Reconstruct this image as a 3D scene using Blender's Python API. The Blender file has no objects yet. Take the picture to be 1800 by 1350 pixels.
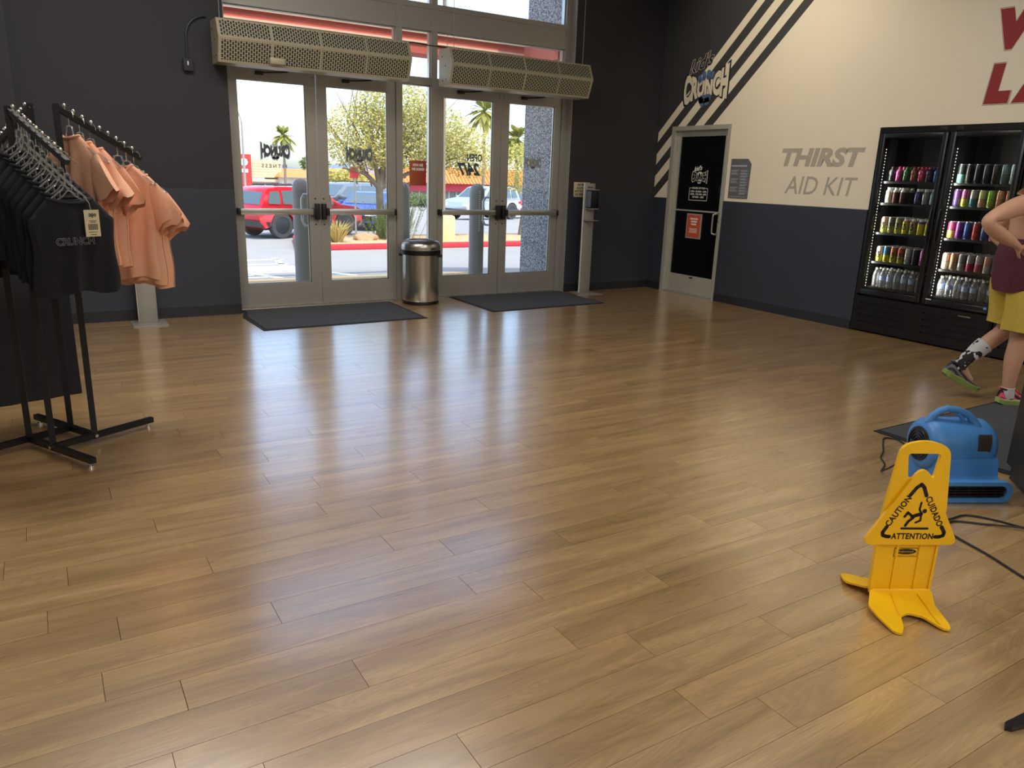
import bpy, bmesh, math, random
from mathutils import Vector, Matrix, geometry, noise
random.seed(7)
R = math.radians
C = bpy.context.scene.collection
sc = bpy.context.scene

# ------------------------------------------------------------------ camera
F_PX, YAW, PITCH, ROLL, EYE = 1332.94, R(31.930), R(15.388), R(-1.946), 1.5
def make_camera():
    f = Vector((math.sin(YAW)*math.cos(PITCH), math.cos(YAW)*math.cos(PITCH), -math.sin(PITCH)))
    r = Vector((math.cos(YAW), -math.sin(YAW), 0)); d = f.cross(r)
    r2 = r*math.cos(ROLL) + d*math.sin(ROLL); d2 = d*math.cos(ROLL) - r*math.sin(ROLL)
    cam = bpy.data.cameras.new('camera'); cam.sensor_width = 36; cam.sensor_fit = 'HORIZONTAL'
    cam.lens = F_PX/1800*36; cam.clip_start = .02; cam.clip_end = 2000
    o = bpy.data.objects.new('camera', cam); C.objects.link(o)
    m = Matrix.Identity(4)
    for i in range(3):
        m[i][0] = r2[i]; m[i][1] = -d2[i]; m[i][2] = -f[i]
    m[2][3] = EYE
    o.matrix_world = m
    sc.camera = o
    return r2, d2, f
CAM_R, CAM_D, CAM_F = make_camera()
def to_px(p):
    q = Vector(p) - Vector((0, 0, EYE)); w = q.dot(CAM_F)
    if w <= .01: return None
    return 900 + F_PX*q.dot(CAM_R)/w, 675 + F_PX*q.dot(CAM_D)/w

# ------------------------------------------------------------------ view, world, sun
vs = sc.view_settings
vs.view_transform = 'Standard'; vs.look = 'None'; vs.gamma = 1; vs.use_curve_mapping = False
vs.exposure = -0.22
SUN_EL, SUN_AZ = R(66), R(160)      # sun stands high behind the building
world = bpy.data.worlds.new('sky'); sc.world = world; world.use_nodes = True
wn = world.node_tree; wn.nodes.clear()
sky = wn.nodes.new('ShaderNodeTexSky'); sky.sky_type = 'NISHITA'; sky.sun_disc = False
sky.sun_elevation = SUN_EL; sky.sun_rotation = SUN_AZ; sky.altitude = 600; sky.air_density = 1.0; sky.dust_density = 3.0; sky.ozone_density = 1.2
bg = wn.nodes.new('ShaderNodeBackground'); bg.inputs['Strength'].default_value = 0.66
wo = wn.nodes.new('ShaderNodeOutputWorld')
wn.links.new(sky.outputs[0], bg.inputs[0]); wn.links.new(bg.outputs[0], wo.inputs[0])
sl = bpy.data.lights.new('sun', 'SUN'); sl.energy = 4.4; sl.angle = R(.6); sl.color = (1, .95, .86)
so = bpy.data.objects.new('sun', sl); C.objects.link(so)
_d = Vector((math.sin(SUN_AZ)*math.cos(SUN_EL), math.cos(SUN_AZ)*math.cos(SUN_EL), math.sin(SUN_EL)))  # toward the sun
so.rotation_euler = _d.to_track_quat('Z', 'Y').to_euler(); so.location = (0, -10, 30)

# unseen ceiling panels, added and placed to light floor and walls: (x, y, watts)
CEIL = 4.7
FILL_PANELS = [(.4, 5.2, 120), (2.2, 4.7, 50), (4.2, 2.7, 48), (1.2, .9, 24), (.9, -2.4, 110), (4.6, -2.4, 120), (2.8, -6.2, 150)]
WARM = (1.0, .96, .89)
WALL_SPOTS = [(5.6, 6.6, 230), (5.6, 5.4, 190), (5.6, 2.6, 60)]  # first follows the scallop on the wall; the others added to brighten it

# ------------------------------------------------------------------ materials
def lin(c):
    if isinstance(c, str):
        c = tuple(int(c[i:i+2], 16) for i in (0, 2, 4))
    def g(x):
        x /= 255.0
        return x/12.92 if x <= .04045 else ((x+.055)/1.055)**2.4
    return (g(c[0]), g(c[1]), g(c[2]), 1)
MATS = {}
def pm(name, col, rough=.5, metal=0.0, nscale=8.0, namt=.06, bump=0.0, bscale=None, spec=.5, stretch=None, emit=None, estr=0, coat=0):
    """procedural principled material: colour modulated by noise, optional fine relief"""
    if name in MATS: return MATS[name]
    m = bpy.data.materials.new(name); m.use_nodes = True
    n = m.node_tree.nodes; l = m.node_tree.links
    b = n['Principled BSDF']; c = lin(col)
    tc = n.new('ShaderNodeTexCoord'); mp = n.new('ShaderNodeMapping')
    l.new(tc.outputs['Object'], mp.inputs[0])
    if stretch: mp.inputs['Scale'].default_value = stretch
    nz = n.new('ShaderNodeTexNoise'); nz.inputs['Scale'].default_value = nscale; nz.inputs['Detail'].default_value = 3
    l.new(mp.outputs[0], nz.inputs[0])
    mx = n.new('ShaderNodeMix'); mx.data_type = 'RGBA'
    mx.inputs[6].default_value = tuple(min(1, x*(1-namt)) for x in c[:3])+(1,)
    mx.inputs[7].default_value = tuple(min(1, x*(1+namt)) for x in c[:3])+(1,)
    l.new(nz.outputs[0], mx.inputs[0]); l.new(mx.outputs[2], b.inputs['Base Color'])
    b.inputs['Roughness'].default_value = rough; b.inputs['Metallic'].default_value = metal
    b.inputs['Specular IOR Level'].default_value = spec
    if coat: b.inputs['Coat Weight'].default_value = coat; b.inputs['Coat Roughness'].default_value = .08
    if bump:
        bn = n.new('ShaderNodeTexNoise'); bn.inputs['Scale'].default_value = bscale or nscale*4; bn.inputs['Detail'].default_value = 2
        l.new(mp.outputs[0], bn.inputs[0])
        bp = n.new('ShaderNodeBump'); bp.inputs['Strength'].default_value = bump; bp.inputs['Distance'].default_value = .02
        l.new(bn.outputs[0], bp.inputs['Height']); l.new(bp.outputs[0], b.inputs['Normal'])
    if emit:
        b.inputs['Emission Color'].default_value = lin(emit); b.inputs['Emission Strength'].default_value = estr
    MATS[name] = m
    return m
def glass_mat(name, tint=(1, 1, 1), ior=1.45, rough=.01, gloss=1.0, dirt=0.0):
    if name in MATS: return MATS[name]
    m = bpy.data.materials.new(name); m.use_nodes = True
    n = m.node_tree.nodes; l = m.node_tree.links; n.clear()
    out = n.new('ShaderNodeOutputMaterial'); t = n.new('ShaderNodeBsdfTransparent'); g = n.new('ShaderNodeBsdfGlossy')
    nz = n.new('ShaderNodeTexNoise'); nz.inputs['Scale'].default_value = 3
    rmp = n.new('ShaderNodeMapRange'); rmp.inputs[3].default_value = rough*.6; rmp.inputs[4].default_value = rough*1.6
    l.new(nz.outputs[0], rmp.inputs[0]); l.new(rmp.outputs[0], g.inputs['Roughness'])
    t.inputs[0].default_value = (*tint, 1); g.inputs[0].default_value = (gloss, gloss, gloss, 1)
    fr = n.new('ShaderNodeFresnel'); fr.inputs[0].default_value = ior
    mx = n.new('ShaderNodeMixShader'); l.new(fr.outputs[0], mx.inputs[0]); l.new(t.outputs[0], mx.inputs[1]); l.new(g.outputs[0], mx.inputs[2])
    last = mx
    if dirt:
        df = n.new('ShaderNodeBsdfDiffuse'); df.inputs[0].default_value = (.9, .9, .9, 1)
        mx2 = n.new('ShaderNodeMixShader'); mx2.inputs[0].default_value = dirt
        l.new(mx.outputs[0], mx2.inputs[1]); l.new(df.outputs[0], mx2.inputs[2]); last = mx2
    l.new(last.outputs[0], out.inputs[0])
    MATS[name] = m
    return m

# ------------------------------------------------------------------ mesh builder
class MB:
    def __init__(s): s.v = []; s.f = []; s.mi = []; s.sm = []
    def add(s, vs_, fs, mi=0, smooth=False):
        o = len(s.v); s.v += [tuple(p) for p in vs_]
        for f in fs:
            s.f.append(tuple(i+o for i in f)); s.mi.append(mi); s.sm.append(smooth)
        return s
    def box(s, x0, x1, y0, y1, z0, z1, mi=0, M=None):
        if x0 > x1: x0, x1 = x1, x0
        if y0 > y1: y0, y1 = y1, y0
        if z0 > z1: z0, z1 = z1, z0
        v = [Vector(p) for p in ((x0,y0,z0),(x1,y0,z0),(x1,y1,z0),(x0,y1,z0),(x0,y0,z1),(x1,y0,z1),(x1,y1,z1),(x0,y1,z1))]
        if M: v = [M @ p for p in v]
        return s.add(v, [(3,2,1,0),(4,5,6,7),(0,1,5,4),(1,2,6,5),(2,3,7,6),(3,0,4,7)], mi)
    def rbox(s, x0, x1, y0, y1, z0, z1, r=.01, seg=2, mi=0, M=None, smooth=True):
        bm = bmesh.new(); bmesh.ops.create_cube(bm, size=1)
        for v in bm.verts:
            v.co = Vector(((x0+x1)/2 + v.co.x*(x1-x0), (y0+y1)/2 + v.co.y*(y1-y0), (z0+z1)/2 + v.co.z*(z1-z0)))
        bmesh.ops.bevel(bm, geom=bm.edges[:], offset=r, segments=seg, profile=.5, affect='EDGES')
        bm.normal_update()
        return s.bm(bm, mi, M, smooth)
    def bm(s, bm, mi=0, M=None, smooth=False):
        bm.verts.index_update()
        vs_ = [(M @ v.co) if M else v.co.copy() for v in bm.verts]
        fs = [tuple(v.index for v in f.verts) for f in bm.faces]
        bm.free()
        return s.add(vs_, fs, mi, smooth)
    def cyl(s, p0, p1, r0, r1=None, n=12, mi=0, caps=True, smooth=True):
        p0 = Vector(p0); p1 = Vector(p1); r1 = r0 if r1 is None else r1
        q = (p1-p0).to_track_quat('Z', 'Y'); vs_ = []
        for p, r in ((p0, r0), (p1, r1)):
            for i in range(n):
                a = 2*math.pi*i/n; vs_.append(p + q @ Vector((r*math.cos(a), r*math.sin(a), 0)))
        s.add(vs_, [(i, (i+1) % n, n+(i+1) % n, n+i) for i in range(n)], mi, smooth)
        if caps: s.add(vs_, [tuple(range(n-1, -1, -1)), tuple(range(n, 2*n))], mi)
        return s
    def tube(s, pts, r, n=8, mi=0, closed=False, smooth=True):
        pts = [Vector(p) for p in pts]; m = len(pts); vs_ = []; up = None
        rs = r if isinstance(r, (list, tuple)) else [r]*m
        for i, p in enumerate(pts):
            if closed: t = pts[(i+1) % m] - pts[i-1]
            else: t = pts[min(i+1, m-1)] - pts[max(i-1, 0)]
            t.normalize()
            if up is None:
                up = Vector((0, 0, 1)) if abs(t.z) < .9 else Vector((1, 0, 0))
            a = t.cross(up)
            if a.length < 1e-6: a = t.orthogonal()
            a.normalize(); b = a.cross(t); up = b
            for k in range(n):
                th = 2*math.pi*k/n; vs_.append(p + a*(rs[i]*math.cos(th)) + b*(rs[i]*math.sin(th)))
        fs = []
        for i in range(m if closed else m-1):
            j = (i+1) % m
            for k in range(n):
                fs.append((i*n+k, i*n+(k+1) % n, j*n+(k+1) % n, j*n+k))
        s.add(vs_, fs, mi, smooth)
        if not closed: s.add(vs_, [tuple(range(n-1, -1, -1)), tuple(range((m-1)*n, m*n))], mi)
        return s
    def lathe(s, prof, n=16, M=None, mi=0, smooth=True, mis=None):
        vs_ = []; m = len(prof)
        for r, z in prof:
            for i in range(n):
                a = 2*math.pi*i/n; p = Vector((r*math.cos(a), r*math.sin(a), z)); vs_.append(M @ p if M else p)
        for j in range(m-1):
            s.add(vs_[j*n:(j+2)*n], [(i, (i+1) % n, n+(i+1) % n, n+i) for i in range(n)], mis[j] if mis else mi, smooth)
        s.add(vs_, [tuple(range(n-1, -1, -1))], mis[0] if mis else mi); s.add(vs_, [tuple(range((m-1)*n, m*n))], mis[-1] if mis else mi)
        return s
    def prism(s, poly, d0, d1, fn=None, holes=(), mi=0, side_mi=None):
        """2-D outline (with holes) extruded between depths d0 and d1; fn(u, v, d) maps to space"""
        fn = fn or (lambda u, v, d: (u, v, d))
        loops = [list(poly)]+[list(h) for h in holes]
        flat = [p for lp in loops for p in lp]
        tris = geometry.tessellate_polygon([[Vector((p[0], p[1], 0)) for p in lp] for lp in loops])
        n = len(flat)
        vs_ = [fn(p[0], p[1], d0) for p in flat]+[fn(p[0], p[1], d1) for p in flat]
        fs = [tuple(t) for t in tris]+[tuple(n+i for i in reversed(t)) for t in tris]
        s.add(vs_, fs, mi)
        o = 0
        for lp in loops:
            k = len(lp)
            s.add(vs_, [(o+i, o+(i+1) % k, n+o+(i+1) % k, n+o+i) for i in range(k)], mi if side_mi is None else side_mi)
            o += k
        return s
    def text(s, body, size, fn, depth=.001, bold=0, shear=0, xs=1.0, align='CENTER', mi=0, outline=0, warp=None, spacing=1.0, fit=None):
        cu = bpy.data.curves.new('lettering', 'FONT'); cu.body = body; cu.size = size; cu.align_x = align; cu.align_y = 'CENTER'
        cu.shear = shear; cu.offset = bold; cu.resolution_u = 3; cu.space_character = spacing
        if outline: cu.fill_mode = 'NONE'; cu.bevel_depth = outline; cu.bevel_resolution = 0
        o = bpy.data.objects.new('lettering', cu); C.objects.link(o)
        dg = bpy.context.evaluated_depsgraph_get(); me = o.evaluated_get(dg).to_mesh()
        pts = [v.co.copy() for v in me.vertices]; fs = [tuple(p.vertices) for p in me.polygons]
        o.evaluated_get(dg).to_mesh_clear(); bpy.data.objects.remove(o); bpy.data.curves.remove(cu)
        out = []
        if fit:
            ax, bx = min(p.x for p in pts), max(p.x for p in pts); ay, by = min(p.y for p in pts), max(p.y for p in pts)
            for p in pts:
                p.x = fit[0]+(p.x-ax)/(bx-ax)*(fit[1]-fit[0]); p.y = fit[2]+(p.y-ay)/(by-ay)*(fit[3]-fit[2])
            xs = 1.0
        for p in pts:
            x, y = p.x*xs, p.y
            if warp: x, y = warp(x, y)
            out.append(fn(x, y, depth + (p.z if outline else 0)))
        return s.add(out, fs, mi)
    def build(s, name, mats, parent=None, fixn=True):
        me = bpy.data.meshes.new(name); me.from_pydata(s.v, [], s.f)
        for m in (mats if isinstance(mats, (list, tuple)) else [mats]): me.materials.append(m)
        me.polygons.foreach_set('material_index', s.mi); me.polygons.foreach_set('use_smooth', s.sm)
        if fixn:
            bm = bmesh.new(); bm.from_mesh(me); bmesh.ops.remove_doubles(bm, verts=bm.verts, dist=1e-6)
            bmesh.ops.recalc_face_normals(bm, faces=bm.faces); bm.to_mesh(me); bm.free()
        if any(s.sm):
            try: me.set_sharp_from_angle(angle=R(42))
            except Exception: pass
        o = bpy.data.objects.new(name, me); C.objects.link(o)
        if parent: o.parent = parent
        return o
def tag(o, label=None, cat=None, group=None, kind=None):
    if label: o['label'] = label
    if cat: o['category'] = cat
    if group: o['group'] = group
    if kind: o['kind'] = kind
    return o
def thing(name, label, cat, loc=(0, 0, 0), rz=0, group=None):
    o = bpy.data.objects.new(name, None); C.objects.link(o); o.empty_display_size = .1
    o.location = loc; o.rotation_euler = (0, 0, rz)
    return tag(o, label, cat, group)
def struct(o): o['kind'] = 'structure'; return o
def copy_tree(o, parent=None):
    c = o.copy(); C.objects.link(c)
    if parent: c.parent = parent
    for ch in [k for k in o.children]: copy_tree(ch, c)
    return c
def arc(cx, cy, r, a0, a1, n):
    return [(cx+r*math.cos(R(a0+(a1-a0)*i/n)), cy+r*math.sin(R(a0+(a1-a0)*i/n))) for i in range(n+1)]
def rounded(pts, r, n=4):
    """round the corners of a 2-D polygon"""
    out = []; m = len(pts)
    for i in range(m):
        p = Vector(pts[i]); a = Vector(pts[i-1]); b = Vector(pts[(i+1) % m])
        rr = r[i] if isinstance(r, (list, tuple)) else r
        if rr <= 0: out.append(tuple(p)); continue
        da = (a-p); db = (b-p); q = min(rr, da.length*.49, db.length*.49)
        pa = p+da.normalized()*q; pb = p+db.normalized()*q
        for k in range(n+1):
            t = k/n; out.append(tuple(pa*(1-t)**2 + p*2*t*(1-t) + pb*t*t))
    return out

# ------------------------------------------------------------------ shared materials
M_char = pm('charcoal wall paint', (47, 47, 51), .75, nscale=3, namt=.05, bump=.05, bscale=220)
M_wain = pm('navy charcoal wainscot', (50, 54, 66), .42, nscale=2, namt=.06, bump=.03, bscale=150)
M_base = pm('black rubber baseboard', (34, 36, 42), .45, nscale=6)
M_ceil = pm('black ceiling paint', (40, 40, 42), .9, nscale=2)
M_grey = pm('grey wall paint', (150, 145, 136), .8, nscale=2)
M_alu = pm('grey anodized aluminium', (164, 160, 152), .42, .35, nscale=5, namt=.05)
M_alu_l = pm('bright aluminium', (190, 188, 182), .3, .85, nscale=9, namt=.05)
M_black = pm('black plastic', (18, 18, 22), .4, nscale=12)
M_blk_metal = pm('black powder coated steel', (20, 20, 24), .38, .2, nscale=14)
M_steel = pm('brushed stainless steel', (200, 198, 192), .28, 1.0, nscale=60, namt=.08, stretch=(1, 1, .02))
M_chrome = pm('polished chrome', (225, 225, 225), .12, 1.0, nscale=20, namt=.02)
M_glass = glass_mat('clear window glass', (.97, .985, .98), 1.4, .008, dirt=.004)
M_mat = pm('charcoal door mat', (76, 78, 82), .95, nscale=90, namt=.35, bump=.5, bscale=400)
M_rubber = pm('black rubber edge', (28, 28, 30), .7, nscale=20)
M_white = pm('white vinyl', (232, 230, 222), .6, nscale=20, namt=.03)
M_dgrey = pm('dark grey vinyl', (84, 86, 88), .6, nscale=20, namt=.04)

def wall_paint():
    m = bpy.data.materials.new('cream wall with diagonal stripes'); m.use_nodes = True
    n = m.node_tree.nodes; l = m.node_tree.links; b = n['Principled BSDF']
    tc = n.new('ShaderNodeTexCoord'); sp = n.new('ShaderNodeSeparateXYZ'); l.new(tc.outputs['Object'], sp.inputs[0])
    my = n.new('ShaderNodeMath'); my.operation = 'MULTIPLY_ADD'; my.inputs[1].default_value = .94
    l.new(sp.outputs[1], my.inputs[0]); l.new(sp.outputs[2], my.inputs[2])
    mr = n.new('ShaderNodeMapRange'); mr.inputs[1].default_value = 9.0; mr.inputs[2].default_value = 10.2; l.new(my.outputs[0], mr.inputs[0])
    cr = n.new('ShaderNodeValToRGB'); cr.color_ramp.interpolation = 'CONSTANT'; e = cr.color_ramp.elements
    cream = lin((231, 221, 201)); dark = lin((56, 56, 58))
    e[0].position = 0; e[0].color = cream; e[1].position = (9.11-9)/1.2; e[1].color = dark
    for c, k in ((9.258, cream), (9.408, dark), (9.559, cream), (9.704, dark), (9.861, cream), (9.988, dark)):
        x = e.new((c-9)/1.2); x.color = k
    l.new(mr.outputs[0], cr.inputs[0])
    nz = n.new('ShaderNodeTexNoise'); nz.inputs['Scale'].default_value = 2.5; l.new(tc.outputs['Object'], nz.inputs[0])
    mx = n.new('ShaderNodeMix'); mx.data_type = 'RGBA'; mx.blend_type = 'MULTIPLY'; mx.inputs[0].default_value = .06
    l.new(cr.outputs[0], mx.inputs[6]); l.new(nz.outputs['Color'], mx.inputs[7]); l.new(mx.outputs[2], b.inputs['Base Color'])
    b.inputs['Roughness'].default_value = .7
    return m
def oak():
    m = bpy.data.materials.new('light oak vinyl plank'); m.use_nodes = True
    n = m.node_tree.nodes; l = m.node_tree.links; b = n['Principled BSDF']
    def node(t, **k):
        x = n.new(t)
        for a, v in k.items(): setattr(x, a, v)
        return x
    geo = node('ShaderNodeNewGeometry'); oi = node('ShaderNodeObjectInfo')
    ad = node('ShaderNodeMath', operation='ADD'); l.new(geo.outputs['Random Per Island'], ad.inputs[0]); l.new(oi.outputs['Random'], ad.inputs[1])
    fr = node('ShaderNodeMath', operation='FRACT'); l.new(ad.outputs[0], fr.inputs[0])
    off = node('ShaderNodeVectorMath', operation='SCALE'); off.inputs[0].default_value = (37, 19, 11); l.new(fr.outputs[0], off.inputs['Scale'])
    pos = node('ShaderNodeVectorMath', operation='ADD'); l.new(geo.outputs['Position'], pos.inputs[0]); l.new(off.outputs[0], pos.inputs[1])
    def tex(scale, sx, sy, det=4, dist=0):
        mp = node('ShaderNodeMapping'); mp.inputs['Scale'].default_value = (sx, sy, 1); l.new(pos.outputs[0], mp.inputs[0])
        t = node('ShaderNodeTexNoise'); t.inputs['Scale'].default_value = scale; t.inputs['Detail'].default_value = det; t.inputs['Distortion'].default_value = dist
        l.new(mp.outputs[0], t.inputs[0]); return t
    broad = tex(2.2, .5, 4.5, 3, .8)
    fine = tex(9, .55, 22, 5, .4)
    # cathedral figure: bands of a distorted field
    ring = tex(3.0, .3, 2.4, 2, .5)
    rm = node('ShaderNodeMath', operation='MULTIPLY'); rm.inputs[1].default_value = 170; l.new(ring.outputs[0], rm.inputs[0])
    rs = node('ShaderNodeMath', operation='SINE'); l.new(rm.outputs[0], rs.inputs[0])
    cr = node('ShaderNodeValToRGB'); e = cr.color_ramp.elements
    e[0].position = .28; e[0].color = lin((152, 119, 75)); e[1].position = .72; e[1].color = lin((192, 157, 106))
    x = e.new(.5); x.color = lin((174, 139, 91))
    l.new(broad.outputs[0], cr.inputs[0])
    fm = node('ShaderNodeMapRange'); fm.inputs[1].default_value = .3; fm.inputs[2].default_value = .7; fm.inputs[3].default_value = .92; fm.inputs[4].default_value = 1.05
    l.new(fine.outputs[0], fm.inputs[0])
    rr = node('ShaderNodeMapRange'); rr.inputs[1].default_value = -1; rr.inputs[2].default_value = 1; rr.inputs[3].default_value = .90; rr.inputs[4].default_value = 1.04
    l.new(rs.outputs[0], rr.inputs[0])
    pr = node('ShaderNodeMapRange'); pr.inputs[3].default_value = .92; pr.inputs[4].default_value = 1.06; l.new(fr.outputs[0], pr.inputs[0])
    m1 = node('ShaderNodeMath', operation='MULTIPLY'); l.new(fm.outputs[0], m1.inputs[0]); l.new(rr.outputs[0], m1.inputs[1])
    m2 = node('ShaderNodeMath', operation='MULTIPLY'); l.new(m1.outputs[0], m2.inputs[0]); l.new(pr.outputs[0], m2.inputs[1])
    vm = node('ShaderNodeVectorMath', operation='SCALE'); l.new(cr.outputs[0], vm.inputs[0]); l.new(m2.outputs[0], vm.inputs['Scale'])
    l.new(vm.outputs[0], b.inputs['Base Color'])
    ro = node('ShaderNodeMapRange'); ro.inputs[3].default_value = .24; ro.inputs[4].default_value = .34; l.new(fine.outputs[0], ro.inputs[0]); l.new(ro.outputs[0], b.inputs['Roughness'])
    b.inputs['Specular IOR Level'].default_value = 1.0; b.inputs['Coat Weight'].default_value = 1.0; b.inputs['Coat Roughness'].default_value = .19; b.inputs['Coat IOR'].default_value = 2.4
    bp = node('ShaderNodeBump'); bp.inputs['Strength'].default_value = .1; bp.inputs['Distance'].default_value = .002
    l.new(fine.outputs[0], bp.inputs['Height']); l.new(bp.outputs[0], b.inputs['Normal'])
    return m
M_stripe = wall_paint(); M_oak = oak()
M_sub = pm('dark seam underlay', (70, 54, 36), .9)

# ------------------------------------------------------------------ room shell
XL, XR_, YB, YF = -.9, 7.455, -9.0, 8.47
floor = struct(MB().box(XL, XR_+.9, YB, 8.46, -.08, -.006).build('floor', M_sub))
tag(floor, 'light oak plank floor of the gym lobby')
PW, PL = .152, 1.22
rows = []
y0 = 1.112 - PW*67
k = 0
while y0 + k*PW < 8.455:
    a = max(y0+k*PW, YB); bq = min(y0+(k+1)*PW, 8.455)
    if bq-a > .02:
        off = ((k*0.37+.13*math.sin(k*2.1)) % 1.0)*PL
        x = XL - off
        while x < XR_+.02:
            xa, xb = max(x, XL), min(x+PL, XR_ if a > 5.02 or bq < 2.1 else XR_+.02)
            if xb-xa > .03: rows.append((xa, xb, a, bq))
            x += PL
    k += 1
def plank_score(p):
    cx, cy = (p[0]+p[1])/2, (p[2]+p[3])/2; ok = False
    for q in (.02, .25, .5, .75, .98):
        px = to_px((p[0]+(p[1]-p[0])*q, cy, 0))
        if px and -20 < px[0] < 1820 and 480 < px[1] < 1370: ok = True
    d = cx*cx+cy*cy
    return d if ok else 1e6+d
rows.sort(key=plank_score)
cache = {}
for (xa, xb, ya, yb) in rows[:300]:
    key = (round(xb-xa, 3), round(yb-ya, 3))
    if key not in cache:
        o = MB().box(0, key[0]-.0016, 0, key[1]-.0014, -.006, 0).build('plank', M_oak, floor); cache[key] = o.data
    else:
        o = bpy.data.objects.new('plank', cache[key]); C.objects.link(o); o.parent = floor
    o.location = (xa, ya, 0)
far = MB()
for (xa, xb, ya, yb) in rows[300:]: far.box(xa, xb-.0016, ya, yb-.0014, -.006, 0)
tag(far.build('far_planks', M_oak, floor, fixn=False), kind='stuff')

ceiling = struct(MB().box(XL-.2, XR_+1.2, YB-.2, 8.6, CEIL, CEIL+.15).build('ceiling', M_ceil))
struct(MB().box(XL-.2, XL, YB-.2, 8.22, 0, CEIL).build('wall_left', M_grey))
struct(MB().box(XL-.2, XR_+1.2, YB-.2, YB, 0, CEIL).build('wall_back', M_grey))
wf = MB().box(XL-.2, 1.735, 8.22, 8.62, 0, CEIL).box(5.97, XR_+.25, 8.36, 8.62, 0, CEIL).box(1.735, 5.97, 8.36, 8.62, 4.5, CEIL)
wf.box(XL, -.045, 8.02, 8.22, 0, CEIL)
wall_front = tag(struct(wf.build('wall_front', M_char)), 'charcoal painted front wall around the glass entrance')
wf = MB().box(-.045, 1.735, 8.212, 8.22, .1, 1.27).box(5.97, XR_, 8.352, 8.36, .1, 1.27)
wf.build('wainscot', M_wain, wall_front)
struct(MB().box(-.045, 1.735, 8.204, 8.22, 0, .1).box(5.97, XR_, 8.344, 8.36, 0, .1).build('baseboard_front', M_base))
wr = MB()
for a, b, z0, z1 in ((8.075, 8.36, 0, CEIL), (7.03, 8.075, 2.195, CEIL), (5.012, 7.03, 0, CEIL), (2.08, 5.012, 2.093, CEIL), (YB, 2.08, 0, CEIL)):
    wr.box(XR_, XR_+.24, a, b, z0, z1)
wall_right = tag(struct(wr.build('wall_right', M_stripe)), 'cream right wall with charcoal diagonal stripes and lettering')
MB().box(XR_-.012, XR_, 5.012, 7.03, .1, 1.27).box(XR_-.018, XR_, 7.0, 7.03, .1, 1.272).box(XR_-.012, XR_, 8.075, 8.352, .1, 1.27).build('wainscot', M_wain, wall_right)
struct(MB().box(XR_-.02, XR_, 5.012, 7.03, 0, .1).box(XR_-.02, XR_, 8.075, 8.344, 0, .1).build('baseboard_right', M_base))
MB().box(XR_-.006, XR_, 5.012, 7.03, 1.27, 1.274).build('cap_strip', M_grey, wall_right)
# dark niche behind the drink coolers and behind the play room door
struct(MB().box(XR_+.86, XR_+.9, 2.0, 5.1, -.006, 2.3).box(XR_+.24, XR_+.86, 5.03, 5.07, -.006, 2.3).box(XR_+.24, XR_+.86, 2.03, 2.07, -.006, 2.3).box(XR_+.24, XR_+.86, 2.07, 5.03, 2.2, 2.24).build('wall_niche', M_ceil))
struct(MB().box(XR_+.24, XR_+.28, 6.9, 8.3, -.006, 2.4).build('wall_playroom', M_ceil))

# ------------------------------------------------------------------ storefront: frame, panes, four door leaves
win = MB()
FY0, FY1 = 8.455, 8.575
for a, b in ((1.735, 1.775), (3.605, 3.68), (4.04, 4.115), (5.89, 5.97)): win.box(a, b, FY0, FY1, 0, 4.5)
for a, b, z in ((1.775, 3.605, 2.475), (4.115, 5.89, 2.475), (3.68, 4.04, 2.465)): win.box(a, b, FY0+.01, FY1-.01, z, 2.535)
win.box(1.775, 5.89, FY0-.004, FY1, 3.04, 3.085).box(1.775, 5.89, FY0+.006, FY1, 3.085, 3.265).box(1.775, 5.89, FY0-.004, FY1, 3.265, 3.315).box(1.775, 5.89, FY0, FY1, 4.44, 4.5)
win.box(3.68, 4.04, FY0, FY1, 0, .11)
window_1 = tag(struct(win.build('window_1', M_alu)), 'grey aluminium storefront frame with transoms and side light')
for a, b, z0, z1 in ((1.775, 3.605, 2.535, 3.04), (3.68, 4.04, 2.535, 3.04), (4.115, 5.89, 2.535, 3.04), (3.68, 4.04, .11, 2.465), (1.775, 3.605, 3.315, 4.44), (3.68, 4.04, 3.315, 4.44), (4.115, 5.89, 3.315, 4.44)):
    MB().box(a, b, 8.512, 8.518, z0, z1).build('glass_pane', M_glass, window_1)
    s = MB()      # glazing beads
    s.box(a, a+.014, 8.49, 8.54, z0, z1).box(b-.014, b, 8.49, 8.54, z0, z1).box(a+.014, b-.014, 8.49, 8.54, z1-.014, z1).box(a+.014, b-.014, 8.49, 8.54, z0, z0+.014)
    s.build('glazing_bead', M_alu_l, window_1)
MB().box(1.775, 3.605, 8.44, 8.6, 0, .012).box(4.115, 5.89, 8.44, 8.6, 0, .012).build('threshold', M_alu_l, window_1)
struct(MB().box(5.962, 5.97, 8.352, 8.455, 0, 4.5).build('trim_1', M_alu))

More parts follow.
